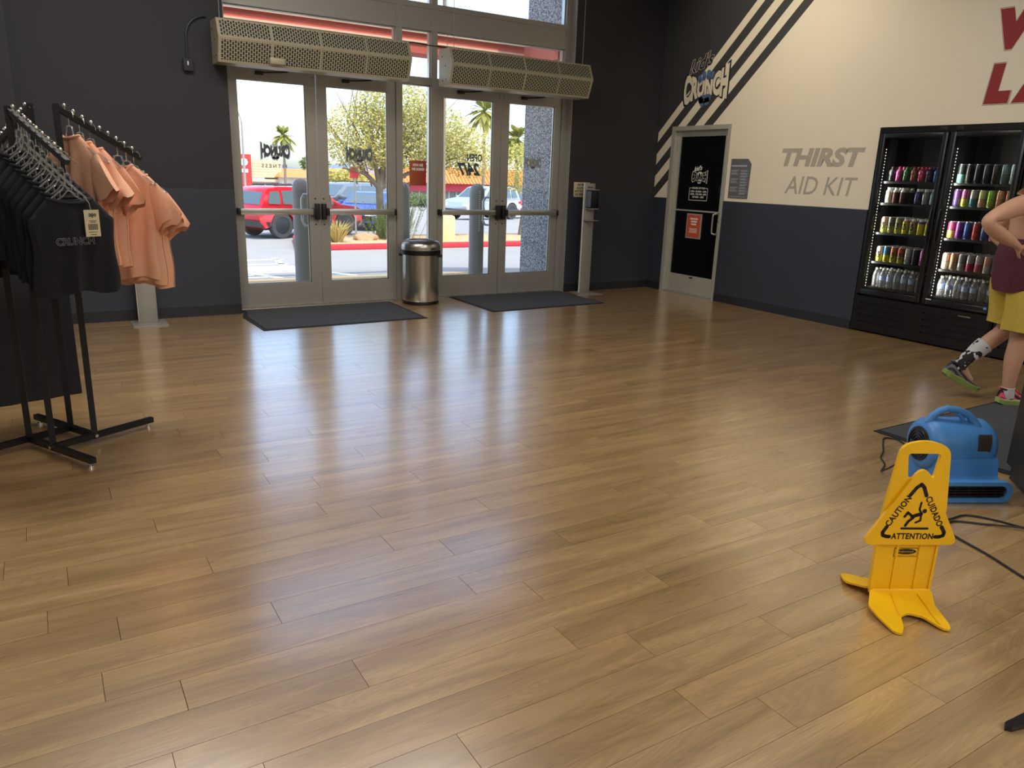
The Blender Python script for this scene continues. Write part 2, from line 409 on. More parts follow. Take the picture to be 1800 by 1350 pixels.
def fist(mb, fn, s=1.0, mi=0, d=.001):
    """the gripping fist of the logo: four finger blobs over, a thumb blob under the word"""
    def blob(cx, cy, w, h, ang=0):
        pts = rounded([(-w/2, -h/2), (w/2, -h/2), (w/2, h/2), (-w/2, h/2)], w*.5, 4); ca, sa = math.cos(R(ang)), math.sin(R(ang))
        mb.prism([(s*(cx+p[0]*ca-p[1]*sa), s*(cy+p[0]*sa+p[1]*ca)) for p in pts], d, d+.0004, fn, mi=mi)
    return blob
def crunch(fn, w, mats, parent, kids=False, name='logo_print', letter=0, outline_off=.0, fistm=1, shade=2, d=.001):
    """bow-tie shaped word with a fist in its middle; w = width"""
    hw = w/2
    def warp(x, y):
        t = x/hw; return x, y*(.56+.46*t*t) + (.06*w*t*.0)
    mb = MB()
    # finger group and thumb
    blob = fist(mb, fn, w, 1, d+.003 if kids == 2 else d)
    for cx, cy, bw, bh, ang in ((-.14, .13, .085, .13, 14), (-.05, .165, .09, .15, 4), (.05, .17, .09, .15, -4), (.14, .145, .08, .13, -12)): blob(cx, cy, bw, bh, ang)
    blob(.01, -.2, .28, .13, 0); blob(-.06, -.24, .1, .18, 35); blob(.06, -.25, .12, .13, -10)
    mb.text('CRUNCH', 1, fn, d+.0012, bold=.10, fit=(-.53*w, .53*w, -.31*w, .31*w), warp=warp, mi=2)
    mb.text('CRUNCH', 1, fn, d+.0020, bold=.055, fit=(-.5*w, .5*w, -.28*w, .28*w), warp=warp, mi=0)
    if kids:
        mb.text("kid's", w*.29, lambda x, y, dd: fn(x-.15*w, y+.375*w+.16*x, dd), d+.0012, bold=w*.01, shear=.3, mi=2 if kids > 1 else 0)
    return mb.build(name, mats, parent, fixn=False)

def door_leaf(name, x0, x1, hinge_left, label):
    st = .098 if True else .1
    g0, g1 = x0+st, x1-.112
    if not hinge_left: g0, g1 = x0+.112, x1-st
    lf = MB().box(x0+.003, g0, 8.478, 8.522, .014, 2.47).box(g1, x1-.003, 8.478, 8.522, .014, 2.47).box(g0, g1, 8.478, 8.522, 2.355, 2.47).box(g0, g1, 8.478, 8.522, .014, .262)
    o = tag(struct(lf.build(name, M_alu)), label)
    gl = MB().box(g0, g1, 8.497, 8.503, .262, 2.355).build('glass_pane', M_glass, o)
    b = MB()
    for a, c in ((g0, g0+.01), (g1-.01, g1)): b.box(a, c, 8.505, 8.518, .262, 2.355)
    b.box(g0, g1, 8.505, 8.518, 2.345, 2.355).box(g0, g1, 8.505, 8.518, .262, .272)
    b.build('glazing_bead', M_alu_l, o)
    # panic bar: hinge-side black cap, bar, latch housing at the meeting stile
    h, m = (x0, x1) if hinge_left else (x1, x0); sg = 1 if hinge_left else -1
    bar = MB().rbox(min(h+sg*.05, m-sg*.085), max(h+sg*.05, m-sg*.085), 8.405, 8.45, 1.008, 1.072, .006).build('panic_bar', M_alu_l, o)
    MB().rbox(min(h+sg*.022, h+sg*.05), max(h+sg*.022, h+sg*.05), 8.4, 8.478, 1.005, 1.075, .004).build('end_cap', M_black, bar)
    MB().rbox(min(m-sg*.012, m-sg*.058), max(m-sg*.012, m-sg*.058), 8.41, 8.478, .955, 1.128, .006).rbox(min(m-sg*.055, m-sg*.09), max(m-sg*.055, m-sg*.09), 8.4, 8.478, 1.0, 1.08, .005).build('latch_box', M_black, bar)
    for z in (1.18, .9): MB().cyl((m-sg*.045, 8.47, z), (m-sg*.045, 8.48, z), .008, n=10).build('bolt', M_black, o)
    for z in (2.40, 2.43): MB().cyl((m-sg*.03, 8.47, z), (m-sg*.03, 8.48, z), .004, n=8).build('bolt', M_black, o)
    # pull handle on the street side
    px = m-sg*.14
    MB().tube([(px+sg*.05, 8.522, 1.22), (px, 8.58, 1.22), (px-sg*.02, 8.6, 1.17), (px-sg*.02, 8.6, .93), (px, 8.58, .88), (px+sg*.05, 8.522, .88)], .014, 10).build('pull_handle', M_alu_l, o)
    # overhead stop arm
    cx = (x0+x1)/2
    MB().tube([(cx-.12, 8.45, 2.425), (cx+.06, 8.40, 2.44), (cx+.16, 8.46, 2.458)], .009, 6).rbox(cx-.17, cx-.09, 8.44, 8.478, 2.405, 2.44, .004).build('overhead_stop', M_blk_metal, o)
    return o, gl, g0, g1
door_1, gl1, *_ = door_leaf('door_1', 1.775, 2.688, True, 'leftmost glass entrance door leaf, red car seen through it')
door_2, gl2, *_ = door_leaf('door_2', 2.692, 3.605, False, 'glass entrance door leaf just left of the steel trash can')
door_3, gl3, *_ = door_leaf('door_3', 4.115, 5.0, True, 'glass entrance door leaf just right of the steel trash can')
door_4, gl4, *_ = door_leaf('door_4', 5.004, 5.89, False, 'rightmost glass entrance door leaf before the grey stucco column')
# vinyl lettering on the street side of the glass, mirrored as seen from indoors
M_vin = pm('grey window vinyl', (92, 98, 104), .6); M_vinw = pm('frosted window vinyl', (205, 212, 214), .6); M_vinl = pm('sage window vinyl', (168, 172, 160), .6)
def street(cx, cz, y=8.5075): return lambda u, v, d: (cx-u, y-d, cz+v)
crunch(street(2.24, 1.665), .30, [M_vin, M_vinw, M_vinw], door_1)
MB().text('F I T N E S S', .052, street(2.225, 1.508), .001, bold=.001).build('fitness_print', M_vin, door_1)
crunch(street(3.175, 1.67), .30, [M_vin, M_vinl, M_vinl], door_2)
MB().text('OPEN', .115, street(4.65, 1.685), .001, bold=.004, xs=.72).build('open_print', M_vin, door_3)
MB().text('24/7', .19, street(4.585, 1.545), .001, bold=.009, shear=.2, xs=.85).build('hours_print', M_vin, door_3)
crunch(street(5.505, 1.66), .25, [M_vinl, M_vinl, M_vinw], door_4)
# sticker and notice on the side light
st = MB()
ring = [(3.952+.052*math.cos(2*math.pi*i/28), 8.505, 1.116+.058*math.sin(2*math.pi*i/28)) for i in range(28)]
st.tube(ring, .0035, 6, closed=True).tube([(3.915, 8.505, 1.075), (3.989, 8.505, 1.157)], .003, 6)
st.prism([(-.036, .012), (.022, .012), (.024, .004), (.034, -.034), (.02, -.036), (.012, -.006), (-.036, -.002)], 0, .001, lambda u, v, d: (3.952+u, 8.505+d, 1.122+v))
st.build('no_gun_sticker', M_vin, window_1)
def notice_mat():
    m = pm('notice red to orange', (190, 70, 50), .45)
    n = m.node_tree.nodes; l = m.node_tree.links; tc = n.new('ShaderNodeTexCoord'); sp = n.new('ShaderNodeSeparateXYZ'); l.new(tc.outputs['Generated'], sp.inputs[0])
    cr = n.new('ShaderNodeValToRGB'); cr.color_ramp.elements[0].color = lin((176, 92, 44)); cr.color_ramp.elements[1].color = lin((150, 44, 50)); l.new(sp.outputs[0], cr.inputs[0])
    l.new(cr.outputs[0], n['Principled BSDF'].inputs['Base Color']); return m
M_notice = notice_mat()
nt = MB().box(3.785, 3.998, 8.500, 8.506, 1.345, 1.628).build('survey_notice', M_notice, window_1)
n2 = lambda cx, cz: (lambda u, v, d: (cx+u, 8.4995-d, cz+v))
MB().text('HOW ARE', .052, n2(0, 0), .0005, bold=.003, fit=(3.825, 3.958, 1.562, 1.595)).text('WE DOING?', .052, n2(0, 0), .0005, bold=.003, fit=(3.81, 3.973, 1.515, 1.548)).build('notice_lettering', M_white, nt)

# ------------------------------------------------------------------ right wall: play room door, lettering, signs
wfn = lambda u, v, d: (XR_-d, -u, v)
M_silver = pm('pale grey door frame', (188, 186, 176), .4, .35, nscale=6, namt=.05)
M_darkglass = pm('dark tinted door glass', (9, 11, 16), .06, nscale=2, spec=.6)
kf = MB()
kf.box(XR_-.012, XR_+.14, 8.02, 8.077, 0, 2.2).box(XR_-.012, XR_+.14, 7.03, 7.075, 0, 2.2).box(XR_-.012, XR_+.14, 7.075, 8.02, 2.145, 2.2)
MB().box(XR_, XR_+.24, 7.075, 8.02, -.005, .008).build('door_sill', M_alu, tag(struct(kf.build('trim_2', M_silver)), 'pale door frame around the dark glass play room door'))
kd = MB().box(XR_+.045, XR_+.09, 7.952, 8.018, .01, 2.143).box(XR_+.045, XR_+.09, 7.077, 7.15, .01, 2.143).box(XR_+.045, XR_+.09, 7.15, 7.952, 2.07, 2.143).box(XR_+.045, XR_+.09, 7.15, 7.952, .01, .258)
door_5 = tag(struct(kd.build('door_5', M_silver)), 'dark glass play room door in the right wall')
MB().box(XR_+.062, XR_+.07, 7.15, 7.952, .258, 2.07).build('glass_pane', M_darkglass, door_5)
MB().box(XR_+.05, XR_+.085, 7.15, 7.952, 1.11, 1.13).build('mid_rail', M_silver, door_5)
MB().tube([(XR_+.045, 7.125, 1.107), (XR_-.01, 7.14, 1.107), (XR_-.03, 7.16, 1.095), (XR_-.032, 7.165, 1.06), (XR_-.032, 7.165, .89), (XR_-.03, 7.16, .858), (XR_-.01, 7.14, .846), (XR_+.045, 7.125, .846)], .012, 10).build('pull_handle', M_alu_l, door_5)
MB().cyl((XR_+.03, 7.115, 1.0), (XR_+.046, 7.115, 1.0), .014, n=12).build('lock_cylinder', M_chrome, door_5)
MB().box(XR_+.038, XR_+.045, 7.5, 7.56, .225, .24).build('door_label', M_black, door_5)
for z in (.25, 1.1, 1.95): MB().cyl((XR_+.03, 8.02, z-.05), (XR_+.03, 8.02, z+.05), .01, n=8).build('hinge', M_silver, door_5)
gfn = lambda u, v, d: (XR_+.0615-d, -u, v)
crunch(lambda u, v, d: gfn(u-7.56, v+1.56, d), .27, [M_black, M_white, M_white], door_5, kids=3)
hs = MB()
for a, b, c, d_ in ((-7.727, -7.39, 1.255, 1.261), (-7.727, -7.721, 1.255, 1.418), (-7.396, -7.39, 1.255, 1.418), (-7.727, -7.69, 1.412, 1.418), (-7.43, -7.39, 1.412, 1.418)):
    hs.prism([(a, c), (b, c), (b, d_), (a, d_)], .0005, .0012, gfn)
hs.text('HOURS OF FUN', .04, gfn, .001, fit=(-7.68, -7.44, 1.402, 1.428), bold=.001)
for i, t in enumerate(('MON - FRI 8AM - 12PM', 'MON - THU 4PM - 8PM', 'SAT 8AM - 12PM')):
    hs.text(t, .03, gfn, .001, fit=((-7.70, -7.415) if i < 2 else (-7.66, -7.455))+(1.36-.036*i, 1.384-.036*i), bold=.0008)
hs.build('hours_print', M_white, door_5)
M_orange_p = pm('poster red orange', (196, 84, 56), .5)
ps = MB().box(XR_+.05, XR_+.0615, 7.441, 7.713, .757, 1.082).build('poster_frame', M_silver, door_5)
MB().box(XR_+.047, XR_+.052, 7.457, 7.697, .773, 1.066).build('poster', M_orange_p, ps)
pl = MB(); pfn = lambda u, v, d: (XR_+.0465-d, -u, v)
for i, w in enumerate((.072, .06, .05)):
    for q in range(int(w*2/.016)): pl.box(XR_+.0455, XR_+.047, 7.577-w+.016*q, 7.577-w+.016*q+.012, 1.005-.036*i, 1.027-.036*i)
for i in range(5): pl.box(XR_+.0455, XR_+.047, 7.50+.008*(i % 2), 7.655-.008*(i % 3), .885-.013*i, .890-.013*i)
pl.build('poster_lettering', M_white, ps)

M_logo_blue = pm('logo slate blue', (84, 104, 142), .6, nscale=6); M_logo_navy = pm('logo navy', (26, 30, 48), .6); M_logo_cream = pm('logo cream', (222, 212, 190), .6)
lo = crunch(lambda u, v, d: wfn(u-7.545, v+2.675+.09*u, d), .76, [M_logo_cream, M_logo_blue, M_logo_navy, M_char], wall_right, kids=2)
lo.data.materials[3] = M_logo_navy
for p in lo.data.polygons: pass
tag(lo, 'cream and navy logo lettering gripped by a blue fist')
kk = MB(); kk.text("kid's", .76*.29, lambda x, y, dd: wfn(x-7.545-.15*.76, y+2.675+.375*.76+.16*x+.09*(x-.15*.76), dd), .0034, bold=.0076, shear=.3, outline=.0022)
kk.build('logo_outline', M_logo_cream, wall_right)
fd = MB()     # finger joints and nails of the fist
for cx, cy in ((-.105, .135), (-.038, .16), (.038, .165), (.105, .145)):
    fd.tube([wfn(-7.545+cx+t, 2.675+cy-.045-.02*math.cos(t*60), .0055) for t in (-.022, -.011, 0, .011, .022)], .003, 5)
fd.tube([wfn(-7.545+a, 2.675+b, .0055) for a, b in ((-.08, -.13), (-.02, -.155), (.03, -.15), (.08, -.125))], .004, 5).tube([wfn(-7.545+a, 2.675+b, .0055) for a, b in ((-.01, -.16), (-.02, -.19), (-.01, -.22))], .004, 5)
fd.build('logo_linework', M_logo_navy, wall_right)
M_letter = pm('taupe wall lettering', (172, 164, 152), .65)
o = MB().text('THIRST', .25, wfn, .0015, bold=.012, shear=.18, fit=(-6.217, -5.144, 1.70, 1.902)).text('AID KIT', .25, wfn, .0015, bold=.001, shear=.18, fit=(-6.115, -5.185, 1.40, 1.595)).build('wall_lettering', M_letter, wall_right)
tag(o, 'taupe lettering reading THIRST AID KIT')
M_red1 = pm('dark red lettering', (140, 34, 40), .6); M_red2 = pm('dark outline', (82, 30, 32), .6)
for body, box in (('W', (-4.035, -3.50, 2.70, 3.06)), ('L', (-4.04, -3.80, 2.25, 2.608)), ('A', (-3.80, -3.43, 2.25, 2.608))):
    g = MB()
    for e, mi, d in ((0, 1, .001), (.004, 2, .0018), (.009, 0, .0026)):
        g.text(body, .5, wfn, d, bold=.05-.3*e, shear=.12, fit=(box[0]+e, box[1]-e, box[2]+e, box[3]-e), mi=mi)
    tag(g.build('wall_lettering', [M_red1, M_red2, M_logo_cream], wall_right, fixn=False), 'big dark red capital letter %s with a double outline' % body)
# grey information board beside the door
t = thing('information_board', 'dark grey information board with a clipped corner beside the play room door', 'sign', (XR_, 6.81, 1.315))
bfn = lambda u, v, d: (-d, -u, v)
M_board = pm('slate board', (96, 98, 104), .55)
MB().prism([(-.16, 0), (.15, 0), (.16, .41), (.105, .47), (-.16, .47)], 0, .008, bfn).build('panel', M_board, t)
g = MB()
for q in range(9): g.prism([(-.14+.027*q, .378), (-.118+.027*q, .378), (-.118+.027*q, .396), (-.14+.027*q, .396)], .008, .0092, bfn)
for c in range(2):
    for r_ in range(9):
        if r_ % 3 == 2 and c == 0: continue
        a = -.14+c*.15
        for q in range(3): g.prism([(a, .335-.034*r_-.008*q), (a+.125-.02*((r_+q+c) % 3), .335-.034*r_-.008*q), (a+.125-.02*((r_+q+c) % 3), .3385-.034*r_-.008*q), (a, .3385-.034*r_-.008*q)], .008, .0092, bfn)
g.prism([(-.14, .018), (.12, .018), (.12, .022), (-.14, .022)], .008, .0092, bfn)
g.build('lettering', pm('pale blue grey print', (178, 184, 194), .6), t)
# occupancy sign on the front wall
t = thing('occupancy_sign', 'cream occupancy sign with black capitals beside the hand sanitizer stand', 'sign', (6.19, 8.36, 1.25))
ofn = lambda u, v, d: (u, -d, v)
MB().rbox(-.13, .13, -.008, 0, 0, .19, .002).build('plate', pm('cream plate', (206, 194, 160), .5), t)
g = MB()
for i, (tx, w) in enumerate((('MAXIMUM', .07), ('OCCUPANCY', .085), ('NOT TO EXCEED', .115), ('332  PERSONS', .11))): g.text(tx, .04, ofn, .0088, fit=(-w, w, .145-.042*i, .173-.042*i), bold=.0012)
g.build('lettering', M_black, t)

# ------------------------------------------------------------------ air curtains above the doors
def grille_mat():
    m = bpy.data.materials.new('perforated champagne grille'); m.use_nodes = True
    n = m.node_tree.nodes; l = m.node_tree.links; b = n['Principled BSDF']
    tc = n.new('ShaderNodeTexCoord'); sp = n.new('ShaderNodeSeparateXYZ'); cb = n.new('ShaderNodeCombineXYZ')
    l.new(tc.outputs['Object'], sp.inputs[0]); l.new(sp.outputs[2], cb.inputs[0]); l.new(sp.outputs[0], cb.inputs[1])
    br = n.new('ShaderNodeTexBrick'); br.inputs['Scale'].default_value = 1; br.inputs['Brick Width'].default_value = .036; br.inputs['Row Height'].default_value = .024
    br.inputs['Mortar Size'].default_value = .004; br.inputs['Mortar Smooth'].default_value = .1
    br.inputs['Color1'].default_value = lin((26, 27, 30)); br.inputs['Color2'].default_value = lin((38, 38, 40)); br.inputs['Mortar'].default_value = lin((176, 168, 142))
    l.new(cb.outputs[0], br.inputs['Vector']); l.new(br.outputs['Color'], b.inputs['Base Color'])
    b.inputs['Roughness'].default_value = .45
    return m
M_grille = grille_mat()
M_champ = pm('champagne painted steel', (170, 162, 138), .42, .15, nscale=5, namt=.04)
def air_curtain(x0, L, label, loc_y=0):
    t = thing('air_curtain', label, 'air curtain', (x0, 0, 2.43), group='air curtains above the entrance doors')
    pr = [(7.93, .38), (7.85, .21), (7.93, 0), (8.18, 0), (8.18, .38)]
    MB().prism([(p[0], p[1]) for p in pr], 0, L, lambda u, v, d: (d, u, v)).build('housing', M_champ, t)
    n = 4; gap = .022; pw = (L-.05-gap*(n-1))/n
    for i in range(n):
        a = .025+i*(pw+gap); b = a+pw
        for (ya, za), (yb, zb) in (((7.93, .38), (7.85, .21)), ((7.85, .21), (7.93, 0))):
            dy, dz = yb-ya, zb-za; ln = math.hypot(dy, dz); ny, nz = (dz/ln, -dy/ln)
            if ny > 0: ny, nz = -ny, -nz
            p = lambda s_, e: (ya+dy*s_+ny*e, za+dz*s_+nz*e)
            g = MB(); q = [p(.1, .0), p(.9, .0)]; o_ = [p(.1, .0015), p(.9, .0015)]
            vs_ = [(a, *o_[0]), (b, *o_[0]), (b, *o_[1]), (a, *o_[1]), (a, *q[0]), (b, *q[0]), (b, *q[1]), (a, *q[1])]
            g.add(vs_, [(0, 1, 2, 3), (4, 7, 6, 5), (0, 4, 5, 1), (1, 5, 6, 2), (2, 6, 7, 3), (3, 7, 4, 0)])
            g.build('grille', M_grille, t)
    for y, z in ((8.0, .06), (8.08, .05), (8.02, .2), (8.1, .3)): MB().cyl((-.004, y, z), (0, y, z), .007, n=8).build('screw', M_blk_metal, t)
    for x in (.08, L-.08):
        for y in (7.98, 8.14): MB().cyl((x, y, .38), (x, y, CEIL-2.43), .003, n=6).build('hanging_cable', M_alu, t)
    return t
ac = air_curtain(1.60, 1.93, 'long champagne air curtain hung over the left pair of glass doors')
MB().tube([(1.9, 8.06, .36), (2.0, 8.05, .40), (2.2, 8.05, .39), (2.44, 8.06, .39)], .006, 6).build('link_cable', M_black, ac)
MB().rbox(.46, .60, 7.845, 7.9, .02, .075, .004).build('control_plate', M_champ, ac)
air_curtain(4.0, 1.9, 'long champagne air curtain hung over the right pair of glass doors')
t = thing('wall_conduit', 'thin dark conduit curving from the left air curtain to a wall box', 'conduit', (1.37, 8.22, 2.35))
pts = [(.20, -.02, .50)]+[(.2-.19*math.sin(R(a))*1.0, -.02, .30+.2*math.cos(R(a))) for a in range(10, 91, 10)]+[(.01, -.02, .1)]
MB().tube(pts, .008, 8).build('conduit', M_wain, t)
MB().rbox(-.035, .055, -.05, 0, 0, .11, .006).build('junction_box', M_char, t)
MB().rbox(.0, .012, -.056, -.05, .05, .085, .002).build('switch', M_white, t)

# ------------------------------------------------------------------ mats, bin, dispensers
def floor_mat(name, pts, label, loc):
    t = thing(name, label, 'mat', loc)
    ins = []; cx = sum(p[0] for p in pts)/len(pts); cy = sum(p[1] for p in pts)/len(pts)
    for p in pts:
        v = Vector((p[0]-cx, p[1]-cy)); s_ = (v.length-.045)/v.length; ins.append((cx+v.x*s_, cy+v.y*s_))
    MB().prism(pts, .0006, .005).build('rubber_border', M_rubber, t)
    MB().prism(ins, .005, .0105).build('pile', M_mat, t)
    return t
floor_mat('door_mat', [(-.86, -.55), (.86, -.52), (.89, .60), (-.825, .60), (-.83, .44), (-.885, .2)], 'charcoal entrance mat in front of the left pair of doors', (2.575, 7.78, 0))
floor_mat('door_mat', [(-.83, -.56), (.81, -.51), (.83, .54), (-.82, .55)], 'charcoal entrance mat in front of the right pair of doors', (5.11, 7.885, 0))
M_mat_blk = pm('black floor mat pile', (34, 32, 31), .95, nscale=120, namt=.3, bump=.4, bscale=500)
t = floor_mat('floor_mat', [(-1.1, -.55), (1.1, -.55), (1.1, .65), (-1.1, .64)], 'large black floor mat under the walking person and beside the blue blower', (5.5, 2.045, 0))
t.children[1].data.materials[0] = M_mat_blk

t = thing('trash_can', 'round brushed steel trash can with dark rim band between the door pairs', 'trash can', (3.795, 8.215, 0))
MB().lathe([(.208, 0), (.215, .004), (.215, .03), (.208, .034)], 40).build('base_ring', M_black, t)
MB().lathe([(.206, .034), (.212, .05), (.215, .3), (.214, .575)], 48).build('body', M_steel, t)
MB().lathe([(.216, .572), (.232, .575), (.234, .60), (.234, .625), (.226, .632)], 48).build('rim_band', M_blk_metal, t)
lid = MB().lathe([(.229, .628), (.232, .66), (.225, .695), (.205, .722), (.175, .738), (.158, .742), (.15, .738), (.148, .70)], 48).build('lid', M_steel, t)
MB().lathe([(.0, .66), (.149, .66), (.149, .70), (.147, .70)], 32).build('opening', M_black, lid)
for a in (-35, 145): MB().rbox(-.03, .03, -.02, .02, .545, .578, .006, M=Matrix.Rotation(R(a), 4, 'Z') @ Matrix.Translation((.225, 0, 0))).build('handle', M_black, t)
MB().rbox(.03, .07, -.236, -.229, .645, .655, .001).build('maker_plate', M_black, lid)

def dispenser(label, loc, rz=0):
    t = thing('sanitizer_stand', label, 'sanitizer stand', loc, rz, 'hand sanitizer stands by the front wall')
    MB().rbox(-.155, .155, -.17, .17, .0, .008, .003).build('base_plate', M_alu, t)
    MB().rbox(-.085, .085, .035, .06, .008, 1.43, .004).build('column', M_alu, t)
    MB().box(-.087, -.084, .034, .061, .01, 1.43).build('edge_strip', M_white, t)
    d = MB().rbox(-.06, .065, -.085, .035, 1.12, 1.345, .012).build('dispenser_body', M_blk_metal, t)
    MB().rbox(-.064, -.058, -.075, .03, 1.13, 1.335, .002).build('side_panel', pm('blue grey plastic', (96, 110, 124), .4), d)  # blue grey plate over the left side of the dispenser
    for z in (1.345, 1.105): MB().rbox(-.066, .067, -.088, .035, z, z+.012, .003).build('cap', M_alu_l, d)
    tr = MB().rbox(-.085, .07, -.1, .035, .955, .967, .003).build('drip_tray', M_alu_l, t)
    MB().box(-.04, .04, .0335, .0345, 1.375, 1.385).build('maker_mark', M_black, t)
    return t
dispenser('grey hand sanitizer stand right of the doors beside the occupancy sign', (6.20, 8.15, 0))
dispenser('grey hand sanitizer stand half hidden behind the peach shirts', (.815, 7.98, 0))

# ------------------------------------------------------------------ drink coolers let into the right wall
M_cool = pm('black cooler enamel', (17, 17, 19), .32, nscale=10, namt=.1)
M_cool_in = pm('black cooler lining', (22, 21, 21), .6, nscale=8)
M_shelf = pm('black wire shelf', (26, 26, 28), .5, .3)
M_cglass = glass_mat('cooler door glass', (.93, .94, .93), 1.45, .006)
M_led = pm('cooler led', (255, 255, 255), .3, emit=(255, 250, 235), estr=1.6)
SHELF_Z = (1.568, 1.352, 1.052, .752, .484)
def light_basis(d):
    z = -d.normalized(); y = Vector((0, 0, 1)); x = y.cross(z)
    return Matrix(((x.x, y.x, z.x, 0), (x.y, y.y, z.y, 0), (x.z, y.z, z.z, 0), (0, 0, 0, 1)))
def cooler(label, yc, lit=True):
    t = thing('drink_cooler', label, 'drink cooler', (XR_, yc, 0), group='black drink coolers in the right wall')
    W2 = .716
    cb = MB().box(.01, .78, W2-.03, W2, .0, 2.087).box(.01, .78, -W2, -W2+.03, .0, 2.087).box(.75, .78, -W2+.03, W2-.03, 0, 2.087).box(.01, .75, -W2+.03, W2-.03, 2.0, 2.087).box(.03, .75, -W2+.03, W2-.03, .36, .47)
    cb.box(-.012, .012, W2-.024, W2, .0, 2.087).box(-.012, .012, -W2, -W2+.024, 0, 2.087).box(-.012, .012, -W2+.024, W2-.024, 2.036, 2.087).box(-.004, .04, -.033, -.008, .4, 2.036)
    cb.build('cabinet', M_cool, t)
    MB().box(.03, .745, -.028, -.012, .47, 2.0).box(.04, .745, -W2+.03, W2-.03, .465, .474).build('lining', M_cool_in, t)
    for i, (a, b) in enumerate(((-.007, .691), (-.702, -.034))):
        fr = MB()
        fr.rbox(-.034, -.002, a, a+.052, .405, 2.03, .008).rbox(-.034, -.002, b-.052, b, .405, 2.03, .008).rbox(-.034, -.002, a+.045, b-.045, .405, .462, .008).rbox(-.034, -.002, a+.045, b-.045, 1.985, 2.03, .008)
        d = fr.build('door', M_cool, t)
        MB().box(-.02, -.014, a+.05, b-.05, .46, 1.988).build('glass_pane', M_cglass, d)
        hy = a+.03 if i == 0 else b-.03
        MB().tube([(-.034, hy, 1.32), (-.052, hy, 1.30), (-.052, hy, 1.02), (-.034, hy, 1.0)], .009, 8).build('handle', M_cool, d)
        MB().rbox(-.016, .0, (a+.03 if i == 0 else b-.1), (a+.1 if i == 0 else b-.03), 2.045, 2.078, .003).cyl((-.02, (a+.06 if i == 0 else b-.07), 2.062), (-.014, (a+.06 if i == 0 else b-.07), 2.062), .005, n=8, mi=1).build('hinge_plate', [M_cool_in, M_chrome], t)
        # led strip on the far edge of every bay
        ls = MB().box(.012, .02, b-.064, b-.058, .47, 1.90)
        for q in range(48): ls.box(.008, .012, b-.065, b-.059, .485+.0295*q, .496+.0295*q, 1)
        ls.build('led_strip', [M_cool_in, M_led], d)
        if lit:
            L = bpy.data.lights.new('cooler_light', 'AREA'); L.shape = 'RECTANGLE'; L.size = .012; L.size_y = 1.4; L.energy = 6.0; L.color = (1, .97, .9)
            lo_ = bpy.data.objects.new('cooler_light', L); C.objects.link(lo_); lo_.parent = t
            lo_.matrix_local = Matrix.Translation((.03, b-.07, 1.2)) @ light_basis(Vector((.78, -.62, 0)))
        for z in SHELF_Z:
            s_ = MB().box(.05, .06, a+.05, b-.05, z-.022, z-.002)
            for q in range(10): s_.box(.06+.06*q, .066+.06*q, a+.05, b-.05, z-.01, z-.004)
            for q in range(8): s_.box(.06, .64, a+.06+.078*q, a+.064+.078*q, z-.006, z-.001)
            s_.build('shelf', M_shelf, t)
            MB().box(.044, .05, a+.07, b-.07, z-.024, z-.004).build('price_rail', M_cool_in, t)
    # louvred kick panel
    zs = [.115, .18, .245, .31]; gp = MB()
    ys = ((.13, .64), (-.62, -.06))
    prev = .02
    for z in zs+[.39]:
        gp.box(-.02, -.004, -.7, .7, prev, z-.009 if z < .39 else .383); prev = z+.009
    for z in zs:
        for a, b in ((-.7, -.62), (-.06, .13), (.64, .7)): gp.box(-.02, -.004, a, b, z-.009, z+.009)
    k_ = gp.build('kick_panel', M_cool, t)
    MB().box(-.003, .01, -.69, .69, .02, .38).build('backing', M_cool_in, k_)
    MB().box(-.021, -.019, -.52, -.4, .335, .345).build('latch', M_chrome, k_)
    MB().box(-.0365, -.033, -.135, -.06, .44, .47).build('name_plate', M_black, t)
    MB().box(-.0368, -.0364, -.125, -.07, .45, .459).build('plate_lettering', M_white, t)
    MB().box(-.0365, -.033, -.655, -.625, .435, .462).build('energy_sticker', pm('energy blue', (50, 120, 190), .5), t)
    MB().box(-.0368, -.0364, -.65, -.63, .447, .45).build('sticker_lettering', M_white, t)
    MB().box(.05, .7, -.68, .68, 0, .02).build('plinth', M_black, t)
    return t
cooler('black two door drink cooler stocked with cans and bottles', 4.288)
cooler('neighbouring black drink cooler mostly hidden behind the walking person', 2.84, lit=False)

def can_mat(c):
    return pm('drink %02x%02x%02x' % c, tuple(int(x*.84+12) for x in c), .28, .35, nscale=26, namt=.3)
M_lid = pm('can lid aluminium', (205, 205, 205), .25, .9)
M_water = glass_mat('water bottle plastic', (.86, .88, .88), 1.6, .08, 1.0, dirt=.10)
M_wlab = pm('water bottle label', (150, 170, 205), .5, nscale=40, namt=.35)
M_capw = pm('white bottle cap', (225, 225, 222), .4)
def proto(fn): o = fn(); me = o.data; bpy.data.objects.remove(o); return me
def mk_can(h, r):
    return proto(lambda: MB().lathe([(r*.8, 0), (r, .008), (r, h*.46), (r, h*.48), (r, h-.02), (r*.82, h-.004), (r*.84, h), (r*.72, h), (r*.72, h-.004)], 14, mis=[0, 0, 3, 1, 1, 2, 2, 2]).build('can', [M_lid]*4))
CAN = mk_can(.157, .033); CAN_T = mk_can(.172, .0335)
SPORT = proto(lambda: MB().lathe([(.03, 0), (.034, .008), (.034, .06), (.031, .066), (.034, .074), (.034, .1), (.022, .118), (.017, .122), (.017, .142), (.008, .148)], 14, mis=[0, 0, 0, 1, 1, 1, 0, 2, 2]).build('bottle', [M_lid]*3))
JUICE = proto(lambda: MB().lathe([(.03, 0), (.033, .008), (.033, .095), (.022, .122), (.019, .124), (.019, .146), (.017, .148)], 14, mis=[0, 1, 1, 2, 2, 2]).build('bottle', [M_lid]*3))
